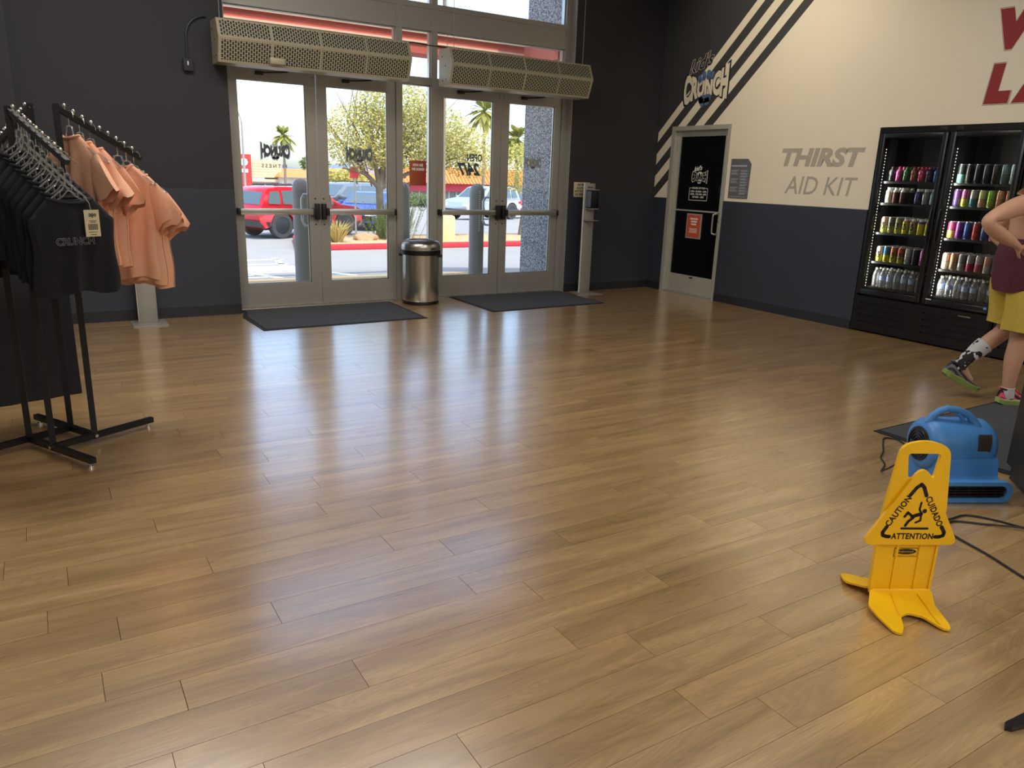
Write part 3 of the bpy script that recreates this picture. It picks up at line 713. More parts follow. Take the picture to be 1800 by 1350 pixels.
SHAKE = proto(lambda: MB().lathe([(.03, 0), (.033, .008), (.033, .11), (.03, .125), (.022, .13), (.022, .152), (.02, .154)], 14, mis=[0, 0, 1, 1, 2, 2]).build('bottle', [M_lid]*3))
WATER = proto(lambda: MB().lathe([(.028, 0), (.032, .006), (.032, .03), (.03, .036), (.032, .042), (.032, .07), (.0325, .074), (.0325, .12), (.032, .124), (.026, .155), (.014, .178), (.0135, .18), (.0145, .181), (.0145, .197), (.013, .198)], 14, mis=[0, 0, 0, 0, 0, 0, 1, 0, 0, 0, 0, 2, 2, 2]).build('bottle', [M_lid]*3))
ORD = ('first', 'second', 'third', 'fourth', 'fifth', 'sixth', 'seventh', 'eighth', 'ninth')
SHN = ('top', 'second', 'middle', 'fourth', 'bottom')
BAY = ('left', 'right')
K = (20, 20, 22); WH = (225, 222, 214)
def item(kind, name, slots, x, y, z, label, group, cat):
    o = bpy.data.objects.new(name, kind); C.objects.link(o); o.location = (x, y, z); o.rotation_euler.z = random.uniform(-.5, .5)
    for i, m in enumerate(slots):
        o.material_slots[i].link = 'OBJECT'; o.material_slots[i].material = m
    return tag(o, label, cat, group)
def stock(bay, shelf, rows_, kind, name, cols, cat):
    y_0 = (4.872, 4.168)[bay]; grp = '%ss on the %s shelf behind the %s cooler door' % (cat, SHN[shelf], BAY[bay])
    for c, spec in enumerate(cols):
        if spec is None: continue
        cname, lo_, hi_ = spec[:3]; kd = spec[3] if len(spec) > 3 else kind
        for r_ in range(rows_):
            x = XR_+.105+.07*r_; y = y_0-.0795*c; z = SHELF_Z[shelf]
            if kd is WATER: sl = (M_water, M_wlab if (c+r_+bay) % 3 else M_water, M_capw)
            elif kd in (CAN, CAN_T): sl = (can_mat(lo_), can_mat(hi_), M_lid, can_mat(K))
            else: sl = (can_mat(lo_), can_mat(hi_), can_mat(spec[4]) if len(spec) > 4 else M_capw)
            where = '%s from left, %s shelf, %s cooler door' % (ORD[c], SHN[shelf], BAY[bay])
            lb = '%s %s, front row, %s' % (cname, cat, where) if r_ == 0 else '%s %s, row %s, %s' % (cname, cat, ORD[r_], where)
            item(kd, name, sl, x, y, z, lb, grp, cat)
stock(0, 0, 4, SPORT, 'sports_bottle', [('black', K, (60, 60, 64), SPORT, K), ('pink', (196, 70, 130), (206, 90, 150), SPORT, (200, 60, 110)), ('green', (52, 104, 56), (64, 124, 66), SPORT, (60, 110, 60)), ('rust', (138, 74, 50), (150, 86, 60), SPORT, (150, 60, 60)), ('rose', (206, 60, 104), (222, 92, 130), SPORT, (214, 70, 100)), ('dark purple', (44, 32, 56), (60, 44, 78), SPORT, (130, 60, 110)), ('blue', (40, 110, 190), (60, 140, 216), SPORT, (60, 120, 210))], 'bottle')
stock(0, 1, 3, SHAKE, 'shake_bottle', [('white', (226, 222, 206), (232, 228, 214)), ('white and brown', (78, 46, 34), (222, 218, 206)), ('white and maroon', (70, 40, 36), (226, 224, 218)), None, ('navy', (52, 46, 98), (70, 66, 120), JUICE), ('pink and grey', (206, 130, 168), (150, 150, 158), JUICE), ('pale teal', (150, 206, 196), (190, 226, 220), JUICE)], 'bottle')
YL = (222, 216, 60); GY = (120, 122, 108)
stock(0, 2, 5, CAN, 'energy_can', [('pink and yellow', (206, 206, 92), (206, 160, 140)), ('grey and yellow', (160, 164, 84), GY), ('olive yellow', (196, 196, 70), (140, 142, 90))], 'can')
stock(0, 2, 4, SHAKE, 'energy_bottle', [None, None, None, ('yellow with red collar', YL, (200, 150, 60)), ('grey and yellow', (168, 170, 80), (196, 120, 120)), ('bright yellow with navy collar', (230, 226, 50), (60, 66, 110)), ('yellow with red stripes', (228, 220, 60), (206, 80, 76))], 'bottle')
stock(0, 3, 5, CAN, 'energy_can', [('pink over yellow', (206, 206, 80), (228, 190, 180)), ('blue over yellow', (200, 196, 60), (60, 130, 170)), ('orange over yellow', (204, 196, 50), (190, 96, 50)), ('red orange over gold', (200, 186, 50), (176, 74, 44)), ('grey green', (158, 168, 158), (190, 196, 186)), ('black speckled', (34, 36, 44), (24, 26, 34)), ('magenta', (222, 90, 190), (226, 120, 204))], 'can')
stock(0, 4, 3, WATER, 'water_bottle', [('clear water', K, K)]*7, 'bottle')
stock(1, 0, 5, CAN_T, 'energy_can', [('teal and black', (120, 190, 180), (40, 50, 52)), ('black with white foot', (60, 58, 54), (30, 29, 28)), ('plain black', (24, 24, 24), (28, 28, 28)), ('black grey', (40, 40, 40), (52, 52, 52)), ('black scripted', (44, 42, 38), (50, 48, 44)), ('slate blue', (96, 128, 144), (120, 150, 164)), ('pale aqua', (206, 232, 222), (190, 220, 212))], 'can')
stock(1, 1, 5, CAN, 'energy_can', [('deep purple', (84, 66, 128), (96, 60, 130)), ('rose and lime', (216, 206, 84), (190, 96, 136)), ('silver teal', (70, 130, 140), (170, 166, 164)), ('pale lime', (222, 170, 150), (206, 214, 130)), ('bright lime', (170, 206, 70), (150, 206, 60)), ('orange', (222, 150, 110), (226, 160, 120)), ('peach orange', (226, 160, 110), (220, 140, 100))], 'can')
stock(1, 2, 5, CAN, 'energy_can', [('pink and yellow', (222, 196, 90), (196, 70, 110)), ('purple', (120, 60, 132), (140, 76, 150)), ('royal blue', (40, 70, 150), (54, 90, 170)), ('red', (196, 70, 60), (176, 64, 52)), ('navy and white', (70, 90, 150), (110, 130, 180)), ('pink and white', (222, 130, 170), (226, 196, 206)), ('orange and gold', (228, 160, 60), (230, 186, 110))], 'can')
stock(1, 3, 5, CAN, 'energy_can', [('cream', (206, 200, 176), (196, 170, 150)), ('tan orange', (160, 140, 110), (206, 140, 100)), ('silver grey', (176, 176, 172), (130, 130, 130)), ('silver over crimson', (190, 50, 80), (160, 150, 152)), ('grey with red stripe', (206, 90, 96), (190, 180, 178)), ('peach and silver', (214, 206, 196), (216, 150, 130)), ('white and lilac', (170, 150, 190), (226, 232, 228))], 'can')
stock(1, 4, 3, WATER, 'water_bottle', [('clear water', K, K)]*7, 'bottle')
# C4 print on the front yellow cans of the left bay
for shelf, cols in ((2, (0, 1, 2, 3, 4)), (3, (0, 2, 3))):
    for c in cols:
        y = 4.872-.0795*c; host = None
        for o in C.objects:
            if o.get('group') and abs(o.location.y-y) < .001 and abs(o.location.z-SHELF_Z[shelf]) < .001 and abs(o.location.x-XR_-.105) < .001: host = o
        if host:
            host.rotation_euler.z = 0
            def cf(u, v, d): a = v/.034; return (-(.0336+d)*math.cos(a), .0336*math.sin(a), .072+u)
            MB().text('C4', .07, cf, .0004, bold=.004, fit=(-.034, .034, -.02, .02)).build('print', M_black, host)

# ------------------------------------------------------------------ clothes rack with shirts on hangers
RA = (-.172, 4.614); ang = R(28.3)
U = Vector((math.cos(ang), math.sin(ang), 0)); V = Vector((math.sin(ang), -math.cos(ang), 0))
S = .225
rack_c = Vector((-.014, 4.59, 0))
rk = thing('clothes_rack', 'black four way clothes rack with slanted studded arms', 'clothes rack', rack_c, 0)
cor = {'a': -U*S/2-V*S/2, 'b': -U*S/2+V*S/2, 'd': U*S/2+V*S/2, 'c': U*S/2-V*S/2}
def bar(p, q, w, h=None, mb=None):
    """square tube between two points"""
    p = Vector(p); q = Vector(q); t = (q-p); L = t.length; rot = t.to_track_quat('X', 'Z').to_matrix().to_4x4(); h = h or w
    return (mb or MB()).box(0, L, -w/2, w/2, -h/2, h/2, M=Matrix.Translation(p) @ rot)
TW = .03
post_h = {'a': 1.74, 'b': 1.735, 'c': 1.77, 'd': 1.765}
arms = {}
_s = MB().lathe([(.003, -.004), (.003, .008), (.0075, .012), (.009, .018), (.006, .024), (.001, .026)], 10).build('stud', M_chrome); STUD = _s.data; bpy.data.objects.remove(_s)
for k_, (st_, dr) in {'b': ('a', V), 'd': ('b', U), 'c': ('d', -V), 'a': ('c', -U)}.items():
    p = cor[k_]; s0 = cor[st_]
    bar(p+Vector((0, 0, .03)), p+Vector((0, 0, post_h[k_])), TW).build('post', M_blk_metal, rk)
    bar(s0+dr*TW*.5+Vector((0, 0, .045)), p+dr*.35+Vector((0, 0, .045)), TW).build('base_bar', M_blk_metal, rk)
    e = p+dr*.32
    MB().cyl(e, e+Vector((0, 0, .012)), .014, n=12).cyl(e+Vector((0, 0, .012)), e+Vector((0, 0, .032)), .006, n=8).build('levelling_foot', M_chrome, rk)
    n_ = dr.cross(Vector((0, 0, 1)))
    MB().cyl(p+n_*TW*.5+Vector((0, 0, .045)), p+n_*(TW*.5+.006)+Vector((0, 0, .045)), .009, n=10).build('bolt', M_chrome, rk)
    top = p+Vector((0, 0, post_h[k_]-.012)); tip = p+dr*.43+Vector((0, 0, post_h[k_]-.235-.01))
    a_ = bar(top-dr*.01, tip, .024).build('arm', M_blk_metal, rk)
    for q in range(9):
        c_ = top.lerp(tip, .1+.1*q)+Vector((0, 0, .014))
        st_o = bpy.data.objects.new('stud', STUD); C.objects.link(st_o); st_o.parent = a_; st_o.location = c_
    arms[k_] = (rack_c+top, rack_c+tip, dr)
MB().rbox(-S/2, S/2, -.012, .012, 1.2, 1.224, .002, M=Matrix.Rotation(ang, 4, 'Z') @ Matrix.Translation((0, -S/2, 0))).build('cross_brace', M_blk_metal, rk)

M_clear = glass_mat('clear hanger plastic', (.86, .86, .84), 1.55, .05, 1.0, dirt=.14)
M_peach = pm('peach cotton', (234, 178, 146), .9, nscale=40, namt=.06, bump=.15, bscale=300)
M_peach_d = pm('peach rib knit', (226, 168, 136), .9, nscale=60, namt=.06)
M_tee = pm('black cotton', (14, 15, 21), .92, nscale=40, namt=.12, bump=.12, bscale=300)
M_tee_d = pm('black rib knit', (22, 23, 28), .9, nscale=60)
def hanger_meshes():
    hk = MB().tube([(0, 0, .0)]+[(.0+.0, 0, z) for z in (.03, .055)]+[(.022*(1-math.cos(R(a)))-.0, 0, .055+.022*math.sin(R(a))) for a in (30, 60, 90, 120, 150, 180)]+[(.044, 0, .045)], .0018, 6)
    o1 = hk.build('hook', M_chrome); 
    pl_ = MB()
    pl_.tube([(-.03, 0, -.03), (-.022, 0, .0), (0, 0, .006), (.022, 0, 0), (.03, 0, -.03)], .004, 6)
    for s_ in (-1, 1):
        up = [(s_*x, 0, z) for x, z in ((.02, 0), (.032, -.045), (.06, -.068), (.11, -.085), (.16, -.105), (.2, -.13))]
        dn = [(s_*x, 0, z) for x, z in ((.2, -.145), (.15, -.128), (.1, -.108), (.055, -.095), (.02, -.075), (0, -.07))]
        pl_.tube(up, .004, 6).tube(dn, .004, 6).tube([up[-1], (s_*.207, 0, -.138), dn[0]], .004, 6)
        for x, z0, z1 in ((.08, -.072, -.102), (.13, -.092, -.12)): pl_.tube([(s_*x, 0, z0), (s_*x, 0, z1)], .003, 5)
    o2 = pl_.build('bar', M_clear)
    r_ = (o1.data, o2.data); bpy.data.objects.remove(o1); bpy.data.objects.remove(o2); return r_
HOOK, HBAR = hanger_meshes()
def shirt_meshes(w, h, seed, sleeve=.24, neck=.075, dip=.055):
    """front and back sheets of a hanging T-shirt with folds; neck point at z = 0"""
    rnd = random.Random(seed); ph = [rnd.uniform(0, 6.3) for _ in range(6)]
    def half(z):
        if z > -.095: return neck+(w*.46-neck)*min(1, (-z)/.095)**.85
        return w*.46+.03*w*((-z-.095)/h)+.006*math.sin(z*22+ph[0])
    nz, nx = 26, 22; mb = MB()
    zr = [-h*(i/nz)**1.15 for i in range(nz+1)]
    for side in (-1, 1):
        vs_ = []
        for i, z in enumerate(zr):
            hw = half(z); t = i/nz
            for j in range(nx+1):
                s_ = -1+2*j/nx; x = s_*hw
                thick = (.012+.03*min(1, t*2))*math.sqrt(max(0, 1-s_**4))
                fold = (.012*math.sin(7*s_+ph[1]+side)+.009*math.sin(13*s_+ph[2]+3*t))*min(1, t*2.2)*(1-s_*s_*.7)
                zz = z
                if i == 0 or i == 1:      # neckline dips in front
                    zz = z-(dip if side < 0 else .012)*max(0, 1-(x/neck)**2)*(1 if i == 0 else .6)
                if i == nz: zz += .012*math.sin(5*s_+ph[3])
                vs_.append((x, side*thick+fold, zz-.01))
        mb.add(vs_, [(i*(nx+1)+j, i*(nx+1)+j+1, (i+1)*(nx+1)+j+1, (i+1)*(nx+1)+j) for i in range(nz) for j in range(nx)], 0, True)
    for s_ in ((-1, 1) if sleeve else ()):                    # sleeves droop from the shoulder
        n = 14; rings = []; vs_ = []
        for i in range(9):
            t = i/8
            cx = s_*(w*.40+t*sleeve*.46); cz = -.125-t*sleeve*.86; rx = .055+.045*t; rz = .016+.014*t
            dx, dz = .46, -.86; nxv, nzv = .86, .46
            for k in range(n):
                a = 2*math.pi*k/n; q = math.cos(a)*rx; d = math.sin(a)*rz+.008*math.sin(3*a+ph[4]+t*3)*t
                vs_.append((cx+s_*nxv*q*.9, d, cz+nzv*q+.012*t*math.sin(ph[5]+4*a)))
        mb.add(vs_, [(i*n+k, i*n+(k+1) % n, (i+1)*n+(k+1) % n, (i+1)*n+k) for i in range(8) for k in range(n)], 0, True)
    col = MB(); pts = []
    for i in range(28):
        a = 2*math.pi*i/28; x = neck*math.cos(a); sd = math.sin(a)
        pts.append((x, .02*sd, -.012-(dip if sd < 0 else .012)*max(0, 1-(x/neck)**2)))
    col.tube(pts, .008, 6, closed=True)
    return mb, col
def hang(name, arm, t, mats, w, h, seed, label, group, flip=False, k=1.0, tw=0):
    top, tip, dr = arms[arm]; p = top.lerp(tip, t); rz = math.atan2(dr.y, dr.x)+R(90)
    root = thing('clothes_hanger', label, 'hanger', (p.x, p.y, p.z-.062), rz+R(tw)+(math.pi if flip else 0)+random.uniform(-.04, .04), group+' hangers')
    for nm, me in (('hook', HOOK), ('bar', HBAR)):
        o = bpy.data.objects.new(nm, me); C.objects.link(o); o.parent = root
        if nm == 'bar': o.scale = (k, 1, 1)
    return root
def shirt(arm, t, mats, w, h, seed, label, group, flip=False, drop=.062, tw=0, **kw):
    top, tip, dr = arms[arm]; p = top.lerp(tip, t); rz = math.atan2(dr.y, dr.x)+R(90)
    root = thing('t_shirt', label, 't-shirt', (p.x, p.y, p.z-drop-.03), rz+R(tw)+(math.pi if flip else 0)+random.uniform(-.04, .04), group)
    mb, col = shirt_meshes(w, h, seed, **kw)
    mb.build('body', mats[0], root, fixn=False); col.build('collar', mats[1], root)
    return root
pg = 'peach t-shirts on the right arm of the clothes rack'
for i, (t, lab) in enumerate(((.13, 'peach t-shirt nearest the post of the clothes rack'), (.25, 'second peach t-shirt from the rack post'), (.37, 'third peach t-shirt from the rack post, sleeve flared toward the lens'),
                              (.70, 'peach t-shirt turned face on with its round neckline showing'), (.81, 'peach t-shirt second from the outer end of the rack arm'), (.91, 'outermost peach t-shirt on the rack arm'))):
    hang('h', 'd', t, None, 0, 0, i, 'clear plastic hanger holding the %s peach t-shirt counted from the post' % ORD[i], 'peach t-shirt', flip=True, tw=(2, 4, 7, 22, 15, 10)[i])
    shirt('d', t, (M_peach, M_peach_d), .41, .60, 10+i, lab, pg, sleeve=.21, flip=(i >= 3), tw=(2, 4, 7, 22, 15, 10)[i])
bgp = 'black t-shirts on the near arm of the clothes rack'
NB = 9
for i in range(NB):
    t = .16+.80*i/(NB-1)
    hang('h', 'b', t, None, 0, 0, i, 'clear plastic hanger on the near rack arm, %s out from the post' % ORD[i], 'black t-shirt', k=.5)
    s_ = shirt('b', t, (M_tee, M_tee_d), .42, .43, 40+i, ('front black t-shirt with outlined lettering and a cream price tag' if i == NB-1 else 'plain black t-shirt, %s back from the lettered one on the rack' % ('next', 'second', 'third', 'fourth', 'fifth', 'sixth', 'seventh', 'eighth')[NB-2-i]), bgp, drop=.125, sleeve=0, neck=.1, dip=.02)
    if i == NB-1:
        ff = lambda u, v, d: (u-.03, -.064-d, -.20+v)
        MB().text('CRUNCH', .044, ff, .0, bold=.001, outline=.0009, spacing=.92).build('outlined_lettering', pm('grey thread', (120, 122, 126), .7), s_)
        tg = thing('price_tag', 'cream price tag with barcode hanging on the black t-shirt', 'price tag', s_.location+Vector((0, 0, -.105)), s_.rotation_euler.z)
        tg.location += Matrix.Rotation(s_.rotation_euler.z, 3, 'Z') @ Vector((-.07, -.012, 0))
        MB().box(.085, .155, -.062, -.060, -.075, .045).build('card', pm('cream card', (206, 194, 160), .6), tg)
        pr_ = MB()
        for q in range(14): pr_.box(.1+.0032*q, .1+.0032*q+.0012+.001*(q % 3 == 0), -.0626, -.062, -.045, -.018)
        for z, a, b in ((-.004, .105, .14), (-.01, .11, .136), (-.055, .1, .14), (-.066, .108, .135)): pr_.box(a, b, -.0626, -.062, z-.0012, z+.0012)
        pr_.build('barcode', M_black, tg)
        crunch(lambda u, v, d: (u+.122, -.0622-d, v+.022), .036, [M_black, M_dgrey, M_white], tg, d=.0003)
        MB().tube([(.12, -.061, .04), (.118, -.055, .075), (.11, -.04, .1)], .0007, 5).build('string', M_white, tg)
for arm, n_, txt in (('a', 6, 'left'), ('c', 5, 'rear')):
    for i in range(n_):
        t = .2+.7*i/(n_-1)
        hang('h', arm, t, None, 0, 0, i, 'clear plastic hanger on the %s rack arm, %s out from the post' % (txt, ORD[i]), 'dark t-shirt', k=.5)
        shirt(arm, t, (M_tee, M_tee_d), .44, .52, 70+i+(10 if arm == 'a' else 0), 'dark t-shirt on the %s rack arm, %s from the post' % (txt, ORD[i]), 'dark t-shirts on the %s arm of the clothes rack' % txt, drop=.125, sleeve=0, neck=.1, dip=.02)

# black draped display table in the corner with grey folded clothes
M_drape = pm('black table drape', (15, 16, 21), .85, nscale=5, namt=.15)
t = thing('display_table', 'black draped display table in the dark corner behind the clothes rack', 'table', (-.42, 5.95, 0), R(17))
dm = MB(); pts = []
per = [(-.42, -.45), (.42, -.45), (.42, .45), (-.42, .45)]
ring = []
for i in range(4):
    a = Vector(per[i]); b = Vector(per[(i+1) % 4])
    for q in range(14): ring.append(a.lerp(b, q/14))
vs_ = []; n_ = len(ring)
for j, z in enumerate((.84, .83, .6, .35, .12, .004)):
    for i, p in enumerate(ring):
        f_ = 1+(.0 if j < 1 else .012+.008*j*math.sin(i*1.9)*.4)
        vs_.append((p.x*f_, p.y*f_, z))
dm.add(vs_, [(j*n_+i, j*n_+(i+1) % n_, (j+1)*n_+(i+1) % n_, (j+1)*n_+i) for j in range(5) for i in range(n_)], 0, True)
dm.add(vs_, [tuple(range(n_))])
dm.build('drape', M_drape, t)
M_gfold = pm('grey heather knit', (66, 66, 68), .9, nscale=60, namt=.2)
for i, (x, y, lab) in enumerate(((-.2, -.22, 'grey folded shorts on the left of the black display table'), (.16, -.24, 'grey folded sweatpants at the right edge of the black display table'))):
    f_ = thing('folded_clothes', lab, 'clothes', (-.42+x*.95, 5.95+y+.05*i, .842), R(17+6*i), 'folded clothes on the black display table')
    for q in range(2): MB().rbox(-.14+.01*q, .14, -.12, .12-.01*q, .03*q, .03*q+.03, .014, 3).build('fold', M_gfold, f_)
    MB().rbox(.11, .15, -.13, -.10, .0, .05, .006).build('size_sticker', M_vinw, f_)
# oval shop sign on the left wall (seen only as a reflection in the cooler door)
t = thing('shop_sign', 'dark oval shop sign with pale lettering on the left wall', 'sign', (XL, 7.1, 2.25))
sf = lambda u, v, d: (d, u, v)
MB().prism([(.62*math.cos(2*math.pi*i/40), .26*math.sin(2*math.pi*i/40)) for i in range(40)], 0, .02, sf).build('board', M_char, t)
MB().tube([(.022, .58*math.cos(2*math.pi*i/40), .23*math.sin(2*math.pi*i/40)) for i in range(40)], .008, 6, closed=True).text('CRUNCH SHOP', .2, lambda u, v, d: sf(u, v, d), .022, fit=(-.5, .5, -.08, .08), bold=.006).build('lettering', M_white, t)

# ------------------------------------------------------------------ caution sign
M_yel = pm('safety yellow plastic', (246, 190, 12), .42, nscale=14, namt=.07, bump=.04, bscale=60)
M_ink = pm('black sign print', (22, 20, 16), .55)
SO = Vector((2.6245, 1.404, 0)); SA = R(-28.38)
t = thing('caution_sign', 'yellow folding wet floor caution sign standing on the floor', 'caution sign', SO, SA)
sfn = lambda u, v, d: (u, -d, v)
outl = rounded([(-.108, .03), (.128, .03), (.128, .23), (.134, .36), (.106, .605), (.012, .635), (-.078, .612), (-.106, .356), (-.112, .23)], [.004, .004, .01, .02, .035, .05, .035, .02, .01], 5)
hole = rounded([(-.05, .582), (.074, .582), (.062, .486), (-.036, .486)], .014, 4)
MB().prism(outl, -.014, 0, sfn, [hole]).build('back_panel', M_yel, t)
for a, b in ((-.03, -.036), (.058, .052)): MB().prism([(a, .035), (a+.006, .035), (b+.008+.004, .222), (b+.004, .222)], 0, .0035, sfn).build('stiffening_rib', M_yel, t)
MB().prism([(-.108, .03), (-.098, .03), (-.103, .225), (-.112, .225)], 0, .005, sfn).build('stiffening_rib', M_yel, t)
MB().prism([(.118, .03), (.128, .03), (.128, .225), (.119, .225)], 0, .005, sfn).build('stiffening_rib', M_yel, t)
tri = rounded([(-.178, .226), (.196, .226), (.012, .556)], [.045, .045, .075], 7)
tp = MB().prism(tri, 0, .012, sfn).build('warning_triangle', M_yel, t)
def stroke(mb, pts, w, fn, d=.0124):
    for i in range(len(pts)-1):
        a = Vector(pts[i]); b = Vector(pts[i+1]); n_ = Vector((-(b-a).y, (b-a).x)).normalized()*w/2
        mb.prism([tuple(a+n_), tuple(b+n_), tuple(b-n_), tuple(a-n_)], d, d+.0004, fn)
    for p in pts: mb.prism([(p[0]+w/2*math.cos(2*math.pi*i/12), p[1]+w/2*math.sin(2*math.pi*i/12)) for i in range(12)], d, d+.0004, fn)
    return mb
for pts in ([(-.024, .424), (-.004, .455), (.012, .468), (.024, .456), (.038, .424)], [(-.09, .300), (-.103, .277), (-.1, .265), (-.085, .26), (-.075, .26)], [(.118, .3), (.132, .278), (.130, .265), (.116, .26), (.1, .26)]): stroke(MB(), pts, .014, sfn).build('corner_print', M_ink, tp)
def rot(cx, cz, a):
    ca, sa = math.cos(R(a)), math.sin(R(a)); return lambda u, v, d: sfn(cx+u*ca-v*sa, cz+u*sa+v*ca, d)
for body_, cx_, cz_, an_, hw_ in (('CAUTION', -.058, .362, 60, .066), ('CUIDADO', .079, .362, -60, .066), ('ATTENTION', .0125, .262, 0, .08)):
    MB().text(body_, .05, rot(cx_, cz_, an_), .0126, fit=(-hw_, hw_, -.0125, .0125), bold=.0016, spacing=1.06).build('warning_lettering', M_ink, tp)
fg = MB()
g_ = lambda x, y: (.005+(x-525)*.00059+(y-520)*.00015, .348-(y-520)*.00063)
q_ = lambda *l: [g_(*p) for p in l]
stroke(fg, q_((577, 443), (562, 485), (572, 512)), .008, sfn); stroke(fg, q_((570, 515), (540, 522), (512, 532)), .014, sfn); stroke(fg, q_((510, 528), (486, 506), (463, 532)), .010, sfn)
stroke(fg, q_((518, 538), (484, 562), (463, 588)), .011, sfn); stroke(fg, q_((570, 515), (562, 556), (530, 569)), .008, sfn); stroke(fg, q_((437, 607), (605, 607)), .0085, sfn)
hx, hz = g_(594, 496); fg.prism([(hx+.0085*math.cos(2*math.pi*i/18), hz+.0085*math.sin(2*math.pi*i/18)) for i in range(18)], .0124, .0128, sfn)
fg.build('slipping_figure', M_ink, tp)
lb = MB().prism([(-.038, .172), (.052, .172), (.052, .208), (-.038, .208)], 0, .0012, sfn, mi=0).prism([(-.036, .174), (.05, .174), (.05, .206), (-.036, .206)], .0012, .0016, sfn, mi=1)
lb.prism([(.007+.040*math.cos(2*math.pi*i/24), .1935+.0115*math.sin(2*math.pi*i/24)) for i in range(24)], .0016, .0019, sfn, mi=0)
lb.text('Rubbermaid', .02, sfn, .0021, fit=(-.022, .036, .1898, .1980), bold=-.0002, mi=1).text('Commercial Products', .02, sfn, .0021, fit=(-.03, .044, .1765, .1815), mi=0)
lb.build('maker_label', [M_ink, M_yel], t)
iu = Vector((math.cos(SA), math.sin(SA))); iv = Vector((-math.sin(SA), math.cos(SA)))
fpts = [(2.5245, 1.4530), (2.44, 1.40), (2.415, 1.345), (2.39, 1.264), (2.406, 1.244), (2.444, 1.262), (2.489, 1.304), (2.53, 1.302), (2.560, 1.262), (2.560, 1.19), (2.58, 1.172), (2.604, 1.190), (2.66, 1.28), (2.7345, 1.3375)]
floc = [((Vector(p)-SO.xy).dot(iu), (Vector(p)-SO.xy).dot(iv)) for p in fpts]
def foot(sgn, nm, sc_=1.0):
    fm = lambda u, v, d: (u, v*sgn*sc_-(.006 if sgn > 0 else 0)+(.012 if sgn < 0 else 0), max(.001, .03-.115*abs(v))+d)
    o = MB().prism(rounded(floc, .012, 3), 0, .008, fm).build(nm, M_yel, t)
    for a, b in (((-.04, -.03), (-.075, -.15)), ((.06, -.03), (.045, -.20))):
        MB().tube([fm(*a, .009), fm((a[0]+b[0])/2, (a[1]+b[1])/2, .009), fm(*b, .009)], .004, 6).build('foot_rib', M_yel, o)
    return o
foot(1, 'front_foot'); foot(-1, 'rear_foot', .62)
MB().cyl((-.108, .0, .03), (.128, .0, .03), .008, n=10).build('hinge', M_yel, t)
for a, b in ((-.09, -.05), (.06, .1)): MB().box(a, b, -.0095, -.008, .024, .03).build('hinge_pin', pm('rusty pin', (120, 80, 30), .6), t)

# ------------------------------------------------------------------ blue air mover and its cords
M_blue = pm('blue rotomoulded plastic', (74, 138, 206), .42, nscale=10, namt=.06, bump=.03, bscale=80)
t = thing('air_mover', 'blue carpet blower with an arched handle behind the caution sign', 'air mover', (3.895, 1.965, 0), R(-27.3))
RX = Matrix.Rotation(R(90), 4, 'Y')
MB().lathe([(.10, -.155), (.122, -.145), (.135, -.125), (.138, -.09), (.138, .12), (.132, .165), (.11, .195), (.07, .21)], 36, Matrix.Translation((0, .0, .235)) @ RX).build('drum', M_blue, t)
vol = MB()
prof = [(-.205, .012), (-.205, .098), (-.16, .112), (-.138, .2), (.138, .235), (.14, .1), (.1, .012)]
vol.prism(rounded(prof, .012, 3), -.13, .185, lambda u, v, d: (d, u, v)).build('volute', M_blue, t)
fl = MB(); ro = rounded([(-.225, .004), (.225, .004), (.225, .112), (-.225, .112)], .05, 6); ri = rounded([(-.195, .026), (.195, .026), (.195, .092), (-.195, .092)], .033, 6)
fl.prism(ro, .195, .228, lambda u, v, d: (u, -d, v), [ri])
noz = fl.build('outlet_flange', M_blue, t)
gm = MB().prism(ri, .2055, .208, lambda u, v, d: (u, -d, v)).build('outlet_recess', M_black, noz)
gb = MB()
for i in range(4): gb.box(-.19, .19, -.222, -.214, .036+.015*i, .041+.015*i)
for i in range(5): gb.box(-.14+.07*i, -.136+.07*i, -.22, -.214, .03, .09)
gb.build('outlet_grille', M_black, noz)
MT = Matrix.Translation((-.14, 0, .235)) @ RX
mo = MB().lathe([(.088, -.022), (.09, -.012), (.09, .0)], 30, MT).build('motor_cover', M_black, t)
rg = MB()
for r_ in (.03, .045, .06, .075): rg.tube([MT @ Vector((r_*math.cos(2*math.pi*i/28), r_*math.sin(2*math.pi*i/28), -.024)) for i in range(28)], .003, 5, closed=True)
rg.rbox(-.19, -.16, -.03, .03, .215, .25, .005).build('motor_ring', M_blk_metal, mo)
hp = [(-.13, -.01, .35), (-.12, -.012, .385), (-.09, -.016, .415), (-.05, -.02, .43), (0, -.028, .425), (.05, -.038, .405), (.085, -.05, .37), (.1, -.058, .335)]
MB().tube(hp, [.022, .02, .018, .017, .017, .018, .02, .026], 10).tube([(-.11, -.014, .36), (-.10, -.016, .40), (-.07, -.018, .415)], .012, 8).tube([(.03, -.03, .36), (.03, -.034, .385), (.0, -.03, .41)], .012, 8).build('handle', M_blue, t)
pl_ = MB(); a0 = -150
vs_ = []
for i in range(7):
    a = R(196-7*i)
    for x in (.065, .135): vs_.append((x, .1395*math.cos(a), .235+.1395*math.sin(a)+.03))
pl_.add(vs_, [(2*i, 2*i+1, 2*i+3, 2*i+2) for i in range(6)]); pl_.build('rating_plate', pm('brown rating plate', (62, 52, 46), .5), t, fixn=False)
for a in (-.12, .13): MB().box(a, a+.05, -.1, .1, 0, .014).build('rubber_foot', M_rubber, t)
